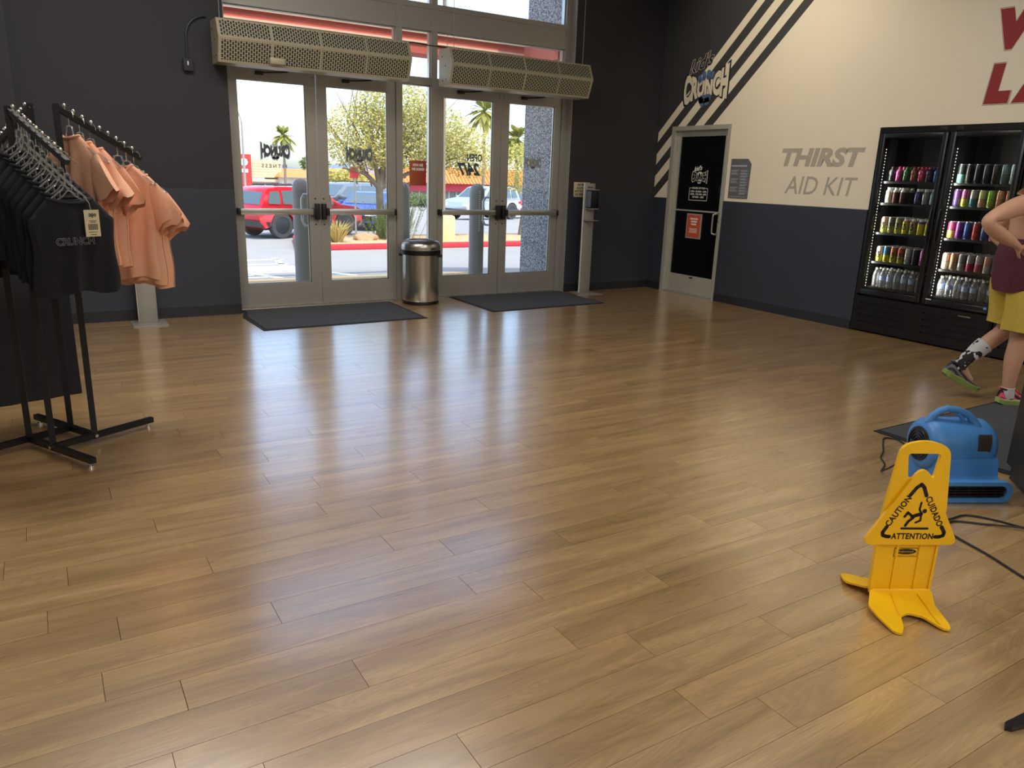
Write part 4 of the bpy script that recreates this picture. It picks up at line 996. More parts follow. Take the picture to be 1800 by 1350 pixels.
def spline(pts, n=8):
    out = []; P_ = [Vector(p) for p in pts]; P_ = [P_[0]*2-P_[1]]+P_+[P_[-1]*2-P_[-2]]
    for i in range(1, len(P_)-2):
        for k in range(n):
            s = k/n; a, b, c, d = P_[i-1], P_[i], P_[i+1], P_[i+2]
            out.append(.5*((2*b)+(c-a)*s+(2*a-5*b+4*c-d)*s*s+(3*b-a-3*c+d)*s**3))
    return out+[P_[-2]]
M_cord = pm('black cord jacket', (20, 20, 21), .5)
c1 = [(3.752, 2.055, .22), (3.74, 2.12, .1), (3.78, 2.22, .012), (3.90, 2.28, .006), (3.985, 2.36, .006), (4.10, 2.42, .006), (4.22, 2.50, .006), (4.33, 2.56, .006), (4.37, 2.50, .007), (4.30, 2.40, .006), (4.18, 2.33, .006), (4.05, 2.20, .006)]
tag(MB().tube(spline(c1), .0045, 8).build('power_cord', M_cord), 'thin black cord looping on the floor left of the blue blower', 'cord')
c2 = [(3.30, 1.78, .006), (3.40, 1.72, .006), (3.515, 1.694, .006), (3.63, 1.68, .006), (3.70, 1.58, .006), (3.735, 1.475, .006), (3.80, 1.36, .006), (3.86, 1.30, .006), (3.82, 1.38, .006), (3.705, 1.47, .015), (3.60, 1.59, .006), (3.50, 1.672, .006), (3.40, 1.645, .006), (3.35, 1.578, .006), (3.30, 1.41, .006), (3.228, 1.234, .006), (3.16, 1.05, .006), (3.12, .9, .006)]
tag(MB().tube(spline(c2), .005, 8).build('power_cord', M_cord), 'black cord running across the floor right of the caution sign', 'cord')

# ------------------------------------------------------------------ reception desk corner and stand foot at the frame edge
t = thing('reception_desk', 'black reception desk whose corner enters at the right frame edge', 'desk', (4.357, 1.873, 0), math.atan2(-.687, -.727))
M_desk = pm('black laminate', (20, 18, 17), .35, nscale=3, namt=.1)
MB().box(0, .80, .0, 1.4, .08, 1.03).build('body', M_desk, t)
MB().box(.02, .78, .02, 1.38, .0, .08).build('kick', M_black, t)
MB().rbox(-.03, .83, -.03, 1.43, 1.03, 1.07, .006).build('worktop', M_blk_metal, t)
MB().box(.39, .41, -.004, 0, .08, 1.03).build('panel_joint', M_black, t)
t = thing('floor_stand', 'black floor stand whose tapered foot tip enters at the lower right', 'stand', (2.75, .715, 0), R(170))
for i, a in enumerate((0, 120, 240)):
    fm = MB().prism([(.0, -.04), (.40, -.022), (.525, -.012), (.54, .0), (.525, .012), (.40, .022), (0, .04)], .001, .016, lambda u, v, d: (u*math.cos(R(a))-v*math.sin(R(a)), u*math.sin(R(a))+v*math.cos(R(a)), d+.02*(1-u/.54)*(d > .01)))
    fm.build('foot', M_blk_metal, t)
MB().cyl((0, 0, .016), (0, 0, 1.2), .016, n=14).build('pole', M_blk_metal, t)
MB().rbox(-.15, .15, -.012, .012, 1.15, 1.55, .006).build('holder', M_blk_metal, t)

# ------------------------------------------------------------------ the walking person
def skin_body(name, verts, edges, mats, parent, root_i, sub=2):
    me = bpy.data.meshes.new(name); me.from_pydata([v[0] for v in verts], edges, [])
    o = bpy.data.objects.new(name, me); C.objects.link(o)
    md = o.modifiers.new('skin', 'SKIN'); md.branch_smoothing = .6; md.use_smooth_shade = True
    for i, v in enumerate(verts):
        r_ = v[1]; d = me.skin_vertices[0].data[i]; d.radius = r_ if isinstance(r_, tuple) else (r_, r_); d.use_root = (i == root_i)
    ms = o.modifiers.new('sub', 'SUBSURF'); ms.levels = sub; ms.render_levels = sub
    dg = bpy.context.evaluated_depsgraph_get(); nm = bpy.data.meshes.new_from_object(o.evaluated_get(dg))
    bpy.data.objects.remove(o); bpy.data.meshes.remove(me)
    nm.name = name; nm.materials.clear()
    for m in mats: nm.materials.append(m)
    for p in nm.polygons: p.use_smooth = True
    r_ = bpy.data.objects.new(name, nm); C.objects.link(r_); r_.parent = parent
    return r_
M_skin = pm('warm skin', (200, 152, 124), .55, nscale=14, namt=.06, bump=.03, bscale=120)
per_ = thing('person', 'shirtless person in gold shorts and bright shoes walking past the coolers', 'person', (5.935, 2.70, 0), R(-32))
BV = []; BE = []
def bv(co, r): BV.append((co, r)); return len(BV)-1
def chain(start, pts):
    prev = start
    for co, r in pts:
        i = bv(co, r)
        if prev is not None: BE.append((prev, i))
        prev = i
    return prev
pel = bv((-.03, 0, .96), (.135, .115))
ab = chain(pel, [((-.045, 0, 1.08), (.13, .105)), ((-.055, 0, 1.2), (.14, .112)), ((-.065, 0, 1.31), (.155, .125)), ((-.06, 0, 1.40), (.13, .11))])
nk = chain(ab, [((-.05, 0, 1.47), .085), ((-.03, 0, 1.52), .064), ((-.012, 0, 1.565), .06), ((.005, 0, 1.615), (.07, .075)), ((.015, 0, 1.68), (.082, .095)), ((.005, 0, 1.745), (.08, .09)), ((.0, 0, 1.79), .05)])
def hand(w, d, side, up, s):
    """palm and five fingers growing from wrist w along direction d"""
    w = Vector(w); d = Vector(d).normalized(); side = Vector(side).normalized(); up = Vector(up).normalized()
    wi = bv(tuple(w), .027); p1 = bv(tuple(w+d*.045), (.034, .016)); BE.append((wi, p1)); p2 = bv(tuple(w+d*.085), (.036, .014)); BE.append((p1, p2))
    for i, (o_, L) in enumerate(((-.03, .062), (-.010, .074), (.011, .07), (.031, .055))):
        b = w+d*.088+side*o_
        chain(p2, [(tuple(b+d*L*.35+up*.004), .0095), (tuple(b+d*L*.7-up*.006), .0085), (tuple(b+d*L-up*.024), .007)])
    tb = w+d*.03-side*.034
    chain(p1, [(tuple(tb-side*.012+d*.015), .011), (tuple(tb-side*.028+d*.042-up*.01), .0095), (tuple(tb-side*.03+d*.064-up*.02), .008)])
    return wi
# right arm, elbow thrust back, hand on the hip
e = chain(ab, [((-.11, -.11, 1.415), .085), ((-.185, -.18, 1.43), .082), ((-.30, -.225, 1.405), .068), ((-.42, -.262, 1.355), .058), ((-.515, -.28, 1.312), .05), ((-.45, -.275, 1.258), .054), ((-.34, -.26, 1.2), .046)])
BE.append((e, hand((-.255, -.245, 1.16), (.085, .05, -.03), (.1, .1, 1), (-.3, -1, 0), 1)))
e = chain(ab, [((-.035, .11, 1.41), .085), ((.0, .18, 1.42), .08), ((.0, .27, 1.35), .064), ((-.02, .36, 1.25), .054), ((-.03, .40, 1.19), .05), ((.0, .34, 1.15), .05), ((.03, .28, 1.11), .042)])
BE.append((e, hand((.05, .24, 1.08), (.05, -.06, -.03), (.1, -.1, 1), (.3, 1, 0), -1)))
# standing right leg, trailing left leg
chain(pel, [((-.02, -.09, .87), .115), ((-.015, -.10, .70), .097), ((.0, -.10, .57), .078), ((.0, -.10, .48), .066), ((-.015, -.10, .36), .067), ((-.015, -.10, .24), .052), ((-.01, -.10, .12), .041), ((.0, -.10, .06), .04), ((.07, -.10, .035), .03), ((.15, -.10, .03), .024)])
chain(pel, [((-.04, .09, .87), .115), ((-.015, .10, .74), .097), ((.02, .10, .60), .078), ((.02, .10, .52), .066), ((-.06, .10, .45), .066), ((-.15, .10, .37), .056), ((-.235, .10, .29), .042), ((-.265, .10, .245), .041), ((-.21, .10, .17), .03), ((-.16, .10, .12), .024)])
body = skin_body('body', BV, BE, [M_skin], per_, pel)
# face, ears and hair (outside the photograph, but part of the figure)
fc = MB()
fc.lathe([(.001, -.014), (.012, -.006), (.013, .006), (.005, .018)], 10, Matrix.Translation((.05, 0, 1.665)))
for s_ in (-1, 1): fc.lathe([(.004, -.03), (.014, -.02), (.018, .005), (.012, .025), (.003, .03)], 8, Matrix.Translation((-.045, s_*.088, 1.675)))
fc.build('nose_and_ears', M_skin, per_).location.x = .06
ey = MB()
for s_ in (-1, 1): ey.lathe([(.002, -.008), (.01, -.004), (.01, .004), (.002, .008)], 10, Matrix.Translation((.036, s_*.033, 1.69)))
ey.build('eye', pm('eye white and iris', (60, 44, 34), .2), per_).location.x = .06
MB().tube([(.036, -.026, 1.625), (.045, 0, 1.622), (.036, .026, 1.625)], .006, 6).build('mouth', pm('lip', (150, 84, 76), .5), per_).location.x = .06
hr = MB(); vs_ = []
for j in range(9):
    ph = R(-8+98*j/8)
    for i in range(20):
        a = 2*math.pi*i/20; k_ = 1.0 if math.cos(a) < .35 else max(.0, .0)
        zz = 1.70+.105*math.sin(ph)+(0 if math.cos(a) < .45 or j > 4 else (.05-.012*j)); r_ = .106*math.cos(ph)+.001
        vs_.append((-.055+r_*1.02*math.cos(a), r_*.9*math.sin(a), zz))
hr.add(vs_, [(j*20+i, j*20+(i+1) % 20, (j+1)*20+(i+1) % 20, (j+1)*20+i) for j in range(8) for i in range(20)], 0, True)
hr.build('hair', pm('dark brown hair', (52, 38, 30), .8, nscale=60, namt=.4, bump=.3, bscale=120), per_, fixn=False).location.x = .06
def rings(mb, lst, n=26, fold=0.0, seed=0, mi=0, cap=False):
    """loft of elliptic rings: (centre, rx, ry, tilt about y)"""
    vs_ = []; rnd = random.Random(seed); p1, p2 = rnd.uniform(0, 6), rnd.uniform(0, 6)
    for j, (c, rx, ry, tl) in enumerate(lst):
        M_ = Matrix.Translation(c) @ Matrix.Rotation(R(tl), 4, 'Y')
        for i in range(n):
            a = 2*math.pi*i/n; k_ = 1+fold*(j/len(lst))*(math.sin(4*a+p1+j*.5)+.6*math.sin(7*a+p2-j*.3))
            vs_.append(M_ @ Vector((rx*k_*math.cos(a), ry*k_*math.sin(a), 0)))
    mb.add(vs_, [(j*n+i, j*n+(i+1) % n, (j+1)*n+(i+1) % n, (j+1)*n+i) for j in range(len(lst)-1) for i in range(n)], mi, True)
    return mb
M_gold = pm('mustard gold shorts', (196, 166, 66), .8, nscale=22, namt=.1, bump=.15, bscale=90)
sh = MB()
rings(sh, [((-.038, 0, 1.055), .128, .16, 0), ((-.035, 0, 1.0), .142, .178, 0), ((-.03, 0, .93), .150, .188, 0), ((-.025, 0, .86), .148, .185, 0), ((-.025, 0, .81), .12, .15, 0)], 30, .008, 1)
rings(sh, [((-.03, -.085, .9), .135, .1, 0), ((-.02, -.10, .8), .132, .108, 0), ((-.02, -.105, .7), .128, .108, 2), ((-.018, -.105, .6), .13, .11, 4), ((-.016, -.105, .545), .133, .112, 6)], 30, .06, 2)
rings(sh, [((-.035, .085, .9), .135, .1, 0), ((-.02, .10, .8), .13, .106, 0), ((.0, .105, .7), .126, .106, 4), ((.012, .105, .62), .126, .106, 6), ((.016, .105, .56), .128, .108, 8)], 30, .06, 3)
so_ = sh.build('shorts', M_gold, per_, fixn=False)
pp = MB()
pp.tube([(-.0, -.198, .98), (-.0, -.21, .86), (-.0, -.216, .74), (.0, -.222, .62), (.0, -.224, .55)], .006, 6).build('side_piping', pm('olive piping', (96, 84, 40), .8), so_)
hm = MB(); hm.tube([(-.016+.135*math.cos(2*math.pi*i/26), -.105+.114*math.sin(2*math.pi*i/26), .547-.014*math.cos(2*math.pi*i/26)) for i in range(26)], .004, 5, closed=True).build('hem', pm('olive piping', (96, 84, 40), .8), so_)
M_mar = pm('maroon jersey', (84, 34, 48), .85, nscale=26, namt=.14, bump=.2, bscale=80)
ms_ = MB()
rings(ms_, [((-.045, 0, 1.19), .13, .155, 0), ((-.05, -.005, 1.15), .14, .17, -3), ((-.05, -.01, 1.09), .148, .185, -6), ((-.045, -.01, 1.03), .152, .195, -8), ((-.04, -.01, .97), .156, .202, -11), ((-.035, -.012, .91), .158, .206, -15), ((-.03, -.012, .87), .158, .206, -20)], 44, .06, 9)
ms_.build('tied_shirt', M_mar, per_, fixn=False)
M_sock = pm('white sock with dark flames', (206, 204, 204), .9, nscale=26, namt=.04)
def sock_mat():
    m = bpy.data.materials.new('printed sock'); m.use_nodes = True; n = m.node_tree.nodes; l = m.node_tree.links; b = n['Principled BSDF']
    tc = n.new('ShaderNodeTexCoord'); nz = n.new('ShaderNodeTexNoise'); nz.inputs['Scale'].default_value = 26; nz.inputs['Detail'].default_value = 1; l.new(tc.outputs['Object'], nz.inputs[0])
    sp = n.new('ShaderNodeSeparateXYZ'); l.new(tc.outputs['Object'], sp.inputs[0])
    mr = n.new('ShaderNodeMapRange'); mr.inputs[1].default_value = .40; mr.inputs[2].default_value = .30; mr.inputs[3].default_value = -.14; mr.inputs[4].default_value = .12; l.new(sp.outputs[2], mr.inputs[0])
    ad = n.new('ShaderNodeMath'); ad.operation = 'ADD'; l.new(nz.outputs[0], ad.inputs[0]); l.new(mr.outputs[0], ad.inputs[1])
    cr = n.new('ShaderNodeValToRGB'); cr.color_ramp.interpolation = 'CONSTANT'; cr.color_ramp.elements[0].color = lin((196, 194, 196)); cr.color_ramp.elements[1].position = .52; cr.color_ramp.elements[1].color = lin((34, 32, 34)); l.new(ad.outputs[0], cr.inputs[0]); l.new(cr.outputs[0], b.inputs['Base Color']); b.inputs['Roughness'].default_value = .9
    return m
M_psock = sock_mat()
def limb_ring(mb, pts, n=16):
    mb.tube([p[0] for p in pts], [p[1] for p in pts], n); return mb
limb_ring(MB(), [((-.115, .10, .402), .066), ((-.15, .10, .37), .063), ((-.20, .10, .323), .053), ((-.235, .10, .29), .048), ((-.265, .10, .245), .046), ((-.265, .10, .215), .043)]).build('sock', M_psock, per_)
limb_ring(MB(), [((-.01, -.10, .135), .046), ((-.01, -.10, .10), .046), ((0, -.10, .06), .044)]).build('sock', M_sock, per_)
def shoe_mat(name, c1, c2):
    m = bpy.data.materials.new(name); m.use_nodes = True; n = m.node_tree.nodes; l = m.node_tree.links; b = n['Principled BSDF']
    tc = n.new('ShaderNodeTexCoord'); wv = n.new('ShaderNodeTexWave'); wv.inputs['Scale'].default_value = 9; wv.inputs['Distortion'].default_value = 6; wv.bands_direction = 'DIAGONAL'; l.new(tc.outputs['Object'], wv.inputs[0])
    cr = n.new('ShaderNodeValToRGB'); cr.color_ramp.interpolation = 'CONSTANT'; e = cr.color_ramp.elements; e[0].color = lin((26, 22, 30)); e[1].position = .35; e[1].color = lin(c1); x = e.new(.72); x.color = lin(c2)
    l.new(wv.outputs['Fac'], cr.inputs[0]); l.new(cr.outputs[0], b.inputs['Base Color']); b.inputs['Roughness'].default_value = .6
    return m
def shoe(M_, up_mat, sole_mat, lace_mat, lab):
    st_ = [(0, .028, .105, 0), (.02, .036, .118, 0), (.06, .040, .112, 0), (.10, .041, .098, 0), (.15, .045, .08, 0), (.20, .05, .066, 0), (.25, .05, .055, .004), (.285, .042, .044, .01), (.30, .02, .034, .018)]
    up = MB(); n = 12; vs_ = []
    for x, hw, h, lift in st_:
        for i in range(n):
            a = math.pi*i/(n-1); q = abs(math.cos(a))**.7*(1 if math.cos(a) >= 0 else -1)
            vs_.append(M_ @ Vector((x, hw*q*(1-.25*math.sin(a)), .022+lift+(h-.022)*math.sin(a)**.8)))
    up.add(vs_, [(j*n+i, j*n+i+1, (j+1)*n+i+1, (j+1)*n+i) for j in range(len(st_)-1) for i in range(n-1)], 0, True)
    up.add(vs_, [tuple(range(n))]); up.add(vs_, [tuple(range((len(st_)-1)*n, len(st_)*n))])
    o = tag(up.build('shoe', up_mat, per_, fixn=False), lab)
    ol = [(-.012, 0), (-.006, -.03), (.03, -.043), (.1, -.043), (.2, -.054), (.26, -.053), (.3, -.03), (.312, 0), (.3, .03), (.26, .053), (.2, .054), (.1, .043), (.03, .043), (-.006, .03)]
    sl_ = MB().prism(ol, 0, .034, lambda u, v, d: tuple(M_ @ Vector((u, v*(1-.15*(d < .01)), d+(.02*((u-.22)/.09)**2 if u > .22 else 0)+(.015*((.04-u)/.05)**2 if u < .04 else 0)))))
    sl_.build('sole', sole_mat, o)
    lc = MB()
    for i in range(5): lc.tube([M_ @ Vector((.09+.028*i, s_*.03, .094-.0085*i-.01*abs(s_))) for s_ in (-1, 0, 1)], .0035, 5)
    for s_ in (-1, 1): lc.tube([M_ @ Vector(p) for p in ((.085, 0, .11), (.075, s_*.03, .125), (.1, s_*.05, .105))], .0035, 5)
    lc.build('laces', lace_mat, o)
    MB().tube([M_ @ Vector((.045+.048*math.cos(a), .034*math.sin(a), .11-.01*math.cos(a))) for a in [2*math.pi*i/18 for i in range(18)]], .007, 6, closed=True).build('collar', up_mat, o)
    return o
M_sole = pm('lime green sole', (168, 186, 110), .5, nscale=12, namt=.12); M_sole2 = pm('olive green sole', (126, 144, 76), .5, nscale=12, namt=.12)
shoe(Matrix.Translation((-.065, -.10, .0105)), shoe_mat('pink and black upper', (206, 60, 92), (226, 96, 120)), M_sole, pm('red lace', (214, 40, 64), .7), 'pink and black sneaker with a lime sole')
a_ = math.atan2(-.235, .25)
shoe(Matrix.Translation((-.385, .10, .168)) @ Matrix.Rotation(R(27), 4, 'Y'), shoe_mat('purple and green upper', (96, 60, 120), (92, 110, 70)), M_sole2, pm('maroon lace', (110, 40, 60), .7), 'lifted purple and green sneaker with an olive sole')

# ------------------------------------------------------------------ outdoors: ground
def gz(y):
    if y < 10.8: return -.012
    if y < 17: return -.012-.588*(y-10.8)/6.2
    if y < 32: return -.6
    return -.6-2.4*min(1, (y-32)/63)
M_conc = pm('pale concrete walk', (176, 168, 152), .9, nscale=3, namt=.1, bump=.1, bscale=60)
M_asph = pm('sun bleached asphalt', (150, 148, 144), .95, nscale=1.2, namt=.12, bump=.15, bscale=40)
M_line = pm('white road paint', (225, 222, 214), .8, nscale=8, namt=.08)
M_tac = pm('tan walk strip', (190, 160, 112), .9, nscale=20, namt=.2)
side = struct(MB().box(-10, 16, 8.6, 10.8, -.25, -.012).build('pavement', M_conc)); tag(side, 'pale concrete walk outside the doors')
MB().box(1.8, 5.8, 10.35, 10.75, -.012, -.008).build('walk_strip', M_tac, side)
lot = MB(); ys = [10.8, 13, 15, 17, 24, 32, 50, 70, 95, 140, 400]; xs_ = [-60, -20, 0, 10, 20, 40, 80, 160, 400]
lot.add([(x, y, gz(y)) for y in ys for x in xs_], [(j*9+i, j*9+i+1, (j+1)*9+i+1, (j+1)*9+i) for j in range(len(ys)-1) for i in range(8)])
lot = tag(struct(lot.build('parking_lot', M_asph)), 'sun bleached asphalt parking lot')
def stripe(p, q, w):
    if p[1] < 17 < q[1]:
        k_ = (17-p[1])/(q[1]-p[1]); m_ = (p[0]+(q[0]-p[0])*k_, 17.0); stripe(p, m_, w); stripe(m_, q, w); return
    p = Vector((*p, gz(p[1])+.006)); q = Vector((*q, gz(q[1])+.006)); n_ = Vector((-(q-p).y, (q-p).x, 0)).normalized()*w/2
    MB().add([p-n_, q-n_, q+n_, p+n_, p-n_-Vector((0, 0, .01)), q-n_-Vector((0, 0, .01)), q+n_-Vector((0, 0, .01)), p+n_-Vector((0, 0, .01))], [(0, 1, 2, 3), (0, 4, 5, 1), (1, 5, 6, 2), (2, 6, 7, 3), (3, 7, 4, 0)]).build('painted_stripe', M_line, lot)
stripe((2.86, 10.95), (2.98, 13.2), .14); stripe((3.95, 10.9), (4.05, 12.4), .14); stripe((4.25, 14.8), (4.75, 18.6), .16); stripe((2.98, 13.2), (3.4, 18.6), .14)
for i in range(9): stripe((1.2+.1*i, 11.5+.85*i), (3.9+.12*i if i > 1 else 2.8, 11.42+.85*i), .13)
for x in (14, 17, 20, 23): stripe((x, 30.5), (x+1.6, 34.5), .12)

# kerbed island with gravel, tree and plants
M_redk = pm('red painted kerb', (206, 52, 58), .75, nscale=14, namt=.12); M_whk = pm('bare kerb concrete', (206, 196, 178), .9, nscale=10)
M_grav = pm('tan desert gravel', (196, 164, 124), .95, nscale=30, namt=.3, bump=.6, bscale=60)
isl = tag(struct(MB().prism([(5.9, 20.2), (17.0, 20.2), (17.0, 22.95), (6.7, 22.95)], -.6, -.455).build('planting_island', M_grav)), 'gravel planting island with a red kerb')
MB().prism(rounded([(5.68, 20.0), (5.93, 20.0), (6.72, 23.1), (6.48, 23.1)], .06, 3), -.6, -.45).build('kerb_stone', M_redk, isl)
kx = 5.92
while kx < 17:
    MB().rbox(kx+.01, min(kx+2.98, 17), 20.0, 20.22, -.6, -.45, .02).build('kerb_stone', M_redk, isl); kx += 3
g = MB()
for i in range(900):
    y = 20.25+2.6*random.random()**1.6; x = random.uniform(5.95+.3*(y-20.2), 16.8); r_ = random.uniform(.015, .045)
    M_ = Matrix.Translation((x, y, -.455)) @ Matrix.Rotation(random.uniform(0, 6), 4, 'Z') @ Matrix.Diagonal((r_*1.3, r_, r_*.7, 1))
    g.add([M_ @ Vector(p) for p in ((1, 0, 0), (0, 1, 0), (-1, 0, 0), (0, -1, 0), (0, 0, 1), (0, 0, -.4))], [(0, 1, 4), (1, 2, 4), (2, 3, 4), (3, 0, 4), (1, 0, 5), (2, 1, 5), (3, 2, 5), (0, 3, 5)])
tag(g.build('gravel', M_grav, fixn=False), 'tan gravel stones spread over the planting island', 'gravel', kind='stuff')
def rock(loc, s, label):
    bm = bmesh.new(); bmesh.ops.create_icosphere(bm, subdivisions=3, radius=1)
    for v in bm.verts:
        k_ = 1+.35*noise.noise(v.co*1.6+Vector(loc)); v.co = Vector((v.co.x*s*1.4*k_, v.co.y*s*k_, max(-.1, v.co.z)*s*.8*k_))
    tag(MB().bm(bm, smooth=False).build('boulder', pm('tan boulder', (176, 140, 104), .9, nscale=9, namt=.2)), label, 'rock').location = loc
rock((8.1, 21.3, -.45), .26, 'tan boulder at the foot of the sign pole')
def leaf_mat(name, c1, c2):
    m = bpy.data.materials.new(name); m.use_nodes = True; n = m.node_tree.nodes; l = m.node_tree.links; b = n['Principled BSDF']
    ge = n.new('ShaderNodeNewGeometry'); cr = n.new('ShaderNodeValToRGB'); cr.color_ramp.elements[0].color = lin(c1); cr.color_ramp.elements[1].color = lin(c2)
    l.new(ge.outputs['Random Per Island'], cr.inputs[0]); l.new(cr.outputs[0], b.inputs['Base Color']); b.inputs['Roughness'].default_value = .6
    tr = n.new('ShaderNodeBsdfTranslucent'); l.new(cr.outputs[0], tr.inputs[0]); mx = n.new('ShaderNodeMixShader'); mx.inputs[0].default_value = .35
    l.new(b.outputs[0], mx.inputs[1]); l.new(tr.outputs[0], mx.inputs[2]); l.new(mx.outputs[0], n['Material Output'].inputs[0])
    return m
M_leaf = leaf_mat('pale desert leaf', (146, 150, 60), (222, 206, 120)); M_leaf2 = leaf_mat('dark green leaf', (70, 96, 44), (130, 146, 70)); M_grass = leaf_mat('dry straw grass', (176, 158, 84), (226, 210, 140)); M_palm = leaf_mat('palm frond', (110, 122, 56), (196, 186, 90))
M_bark = pm('grey brown bark', (118, 104, 88), .9, nscale=18, namt=.3, bump=.6, bscale=40, stretch=(1, 1, .25)); M_ptr = pm('palm trunk', (140, 122, 100), .9, nscale=12, namt=.25)
def leaves(mb, c, rad, n, s, rnd):
    for _ in range(n):
        while True:
            p = Vector((rnd.uniform(-1, 1), rnd.uniform(-1, 1), rnd.uniform(-1, 1)))
            if .15 < p.length < 1: break
        p = Vector(c)+Vector((p.x*rad[0], p.y*rad[1], p.z*rad[2])); d = Vector((rnd.gauss(0, 1), rnd.gauss(0, 1), rnd.gauss(-.3, .8))).normalized(); q = d.orthogonal().normalized()
        L = s*rnd.uniform(.7, 1.5); w = L*.28
        mb.add([p, p+d*L*.5+q*w, p+d*L, p+d*L*.5-q*w], [(0, 1, 2, 3)])
def tree(loc, label, crowns, trunk, nleaf, s, mat_, r0, seed=1, name='tree', group=None):
    rnd = random.Random(seed); t = thing(name, label, 'tree', loc, 0, group)
    tk = MB()
    for pts, r1 in trunk: tk.tube(spline(pts, 5), [r1[0]+(r1[1]-r1[0])*i/(5*(len(pts)-1)) for i in range(5*(len(pts)-1)+1)], 8)
    tk.build('trunk', M_bark, t)
    lf = MB()
    for c, rad, fr in crowns: leaves(lf, c, rad, int(nleaf*fr), s, rnd)
    tag(lf.build('foliage', mat_, t, fixn=False), kind='stuff')
    return t
tb = []
base = [((0, 0, 0), (.02, 0, .7), (0, 0, 1.5), (.1, .05, 2.0))]
tb.append((base[0], (.14, .1)))
for end, mid in (((-1.5, .2, 3.3), (-.7, .1, 2.2)), ((.5, .1, 4.3), (.25, 0, 3)), ((2.2, .3, 3.6), (.9, .1, 2.5)), ((3.2, -.1, 2.6), (1.4, 0, 2.1)), ((-.6, -.5, 3.9), (-.3, -.2, 2.7)), ((1.2, .6, 4.0), (.6, .3, 2.8)), ((-1.2, -.2, 2.0), (-.5, -.1, 1.85))):
    tb.append((((0, 0, 1.45), mid, end), (.08, .015)))
rt = random.Random(5)
for _ in range(46):
    a = (rt.uniform(-1.2, 2.8), rt.uniform(-.6, .6), rt.uniform(2.2, 3.8)); b = (a[0]*1.2+rt.uniform(-.3, .3), a[1]+rt.uniform(-.4, .4), a[2]+rt.uniform(.4, 1.0))
    tb.append((((a[0]*.6, a[1]*.5, a[2]-.7), a, b), (.022, .006)))
tree((8.82, 22.0, -.46), 'leafy desert tree on the gravel island outside the doors', [((-.6, 0, 2.9), (1.1, .9, 1.0), .2), ((.5, .1, 3.7), (1.3, 1.0, .95), .28), ((1.8, 0, 3.0), (1.4, 1.0, 1.0), .26), ((3.0, .1, 2.6), (1.1, .8, .8), .14), ((.6, 0, 2.5), (1.4, .8, .6), .12)], tb, 24000, .075, M_leaf, .1, 3)
tree((14.0, 22.3, -.46), 'smaller dense green tree right of the desert tree', [((.3, 0, 2.2), (1.3, .8, .9), .6), ((1.6, 0, 1.9), (.9, .7, .7), .4)], [(((0, 0, 0), (.1, 0, .8), (.3, 0, 1.8)), (.07, .03)), (((.1, 0, .9), (.6, 0, 1.4), (1.4, 0, 1.9)), (.05, .02))], 7000, .07, M_leaf, .1, 8)
def tuft(loc, n, h, spread, mat_, label, name, seed, w=.012):
    rnd = random.Random(seed); mb = MB()
    for _ in range(n):
        a = rnd.uniform(0, 6.28); r_ = rnd.random()*spread*.3; d = Vector((math.cos(a), math.sin(a), 0)); p = d*r_; tip = d*(r_+spread*rnd.uniform(.2, 1))+Vector((0, 0, h*rnd.uniform(.5, 1))); mid = p.lerp(tip, .5)+Vector((0, 0, h*.2)); q = Vector((-d.y, d.x, 0))*w
        mb.add([p-q, p+q, mid+q*.8, mid-q*.8, tip], [(0, 1, 2, 3), (3, 2, 4)])
    t = thing(name, label, 'plant', loc); mb.build('blades', mat_, t, fixn=False); return t
tuft((7.05, 20.8, -.45), 260, .62, .55, M_grass, 'tuft of dry straw grass near the kerb behind the door handles', 'grass_tuft', 4)
sh_ = thing('desert_shrub', 'upright green shrub at the foot of the desert tree', 'shrub', (9.05, 21.4, -.46))
rnd = random.Random(9); mb = MB()
for _ in range(260):
    x, y = rnd.gauss(0, .4), rnd.gauss(0, .3); h_ = rnd.uniform(.5, 1.15)
    mb.tube([(x*.6, y*.6, 0), (x, y, h_)], .005, 4)
    for k_ in range(9):
        p = Vector((x*.6, y*.6, 0)).lerp(Vector((x, y, h_)), .25+.75*k_/9); d = Vector((rnd.gauss(0, 1), rnd.gauss(0, 1), .8)).normalized()*.06; q = d.orthogonal().normalized()*.012
        mb.add([p, p+d*.5+q, p+d, p+d*.5-q], [(0, 1, 2, 3)])
mb.build('stems', M_leaf2, sh_, fixn=False)
t = thing('sign_pole', 'thin grey pole with a small red sign on the island', 'sign', (8.02, 21.9, -.455))
MB().cyl((0, 0, 0), (0, 0, 1.95), .028, n=10).build('pole', M_alu, t)
MB().rbox(-.16, .1, -.045, -.03, 1.72, 2.02, .005).build('plate', M_redk, t)
t = thing('lamp_post', 'parking lot lamp post on a tan concrete pedestal', 'lamp post', (10.35, 20.75, -.455))
M_tan = pm('tan painted concrete', (226, 196, 136), .85, nscale=8, namt=.12)
MB().lathe([(.33, 0), (.33, .66), (.30, .72), (.2, .76), (.1, .77)], 28).build('pedestal', M_tan, t)
MB().cyl((-.04, 0, .77), (-.04, 0, 7.5), .07, .05, n=12).build('pole', M_ptr, t)
MB().rbox(-.6, .3, -.15, .15, 7.5, 7.62, .02).build('lamp_head', M_blk_metal, t)
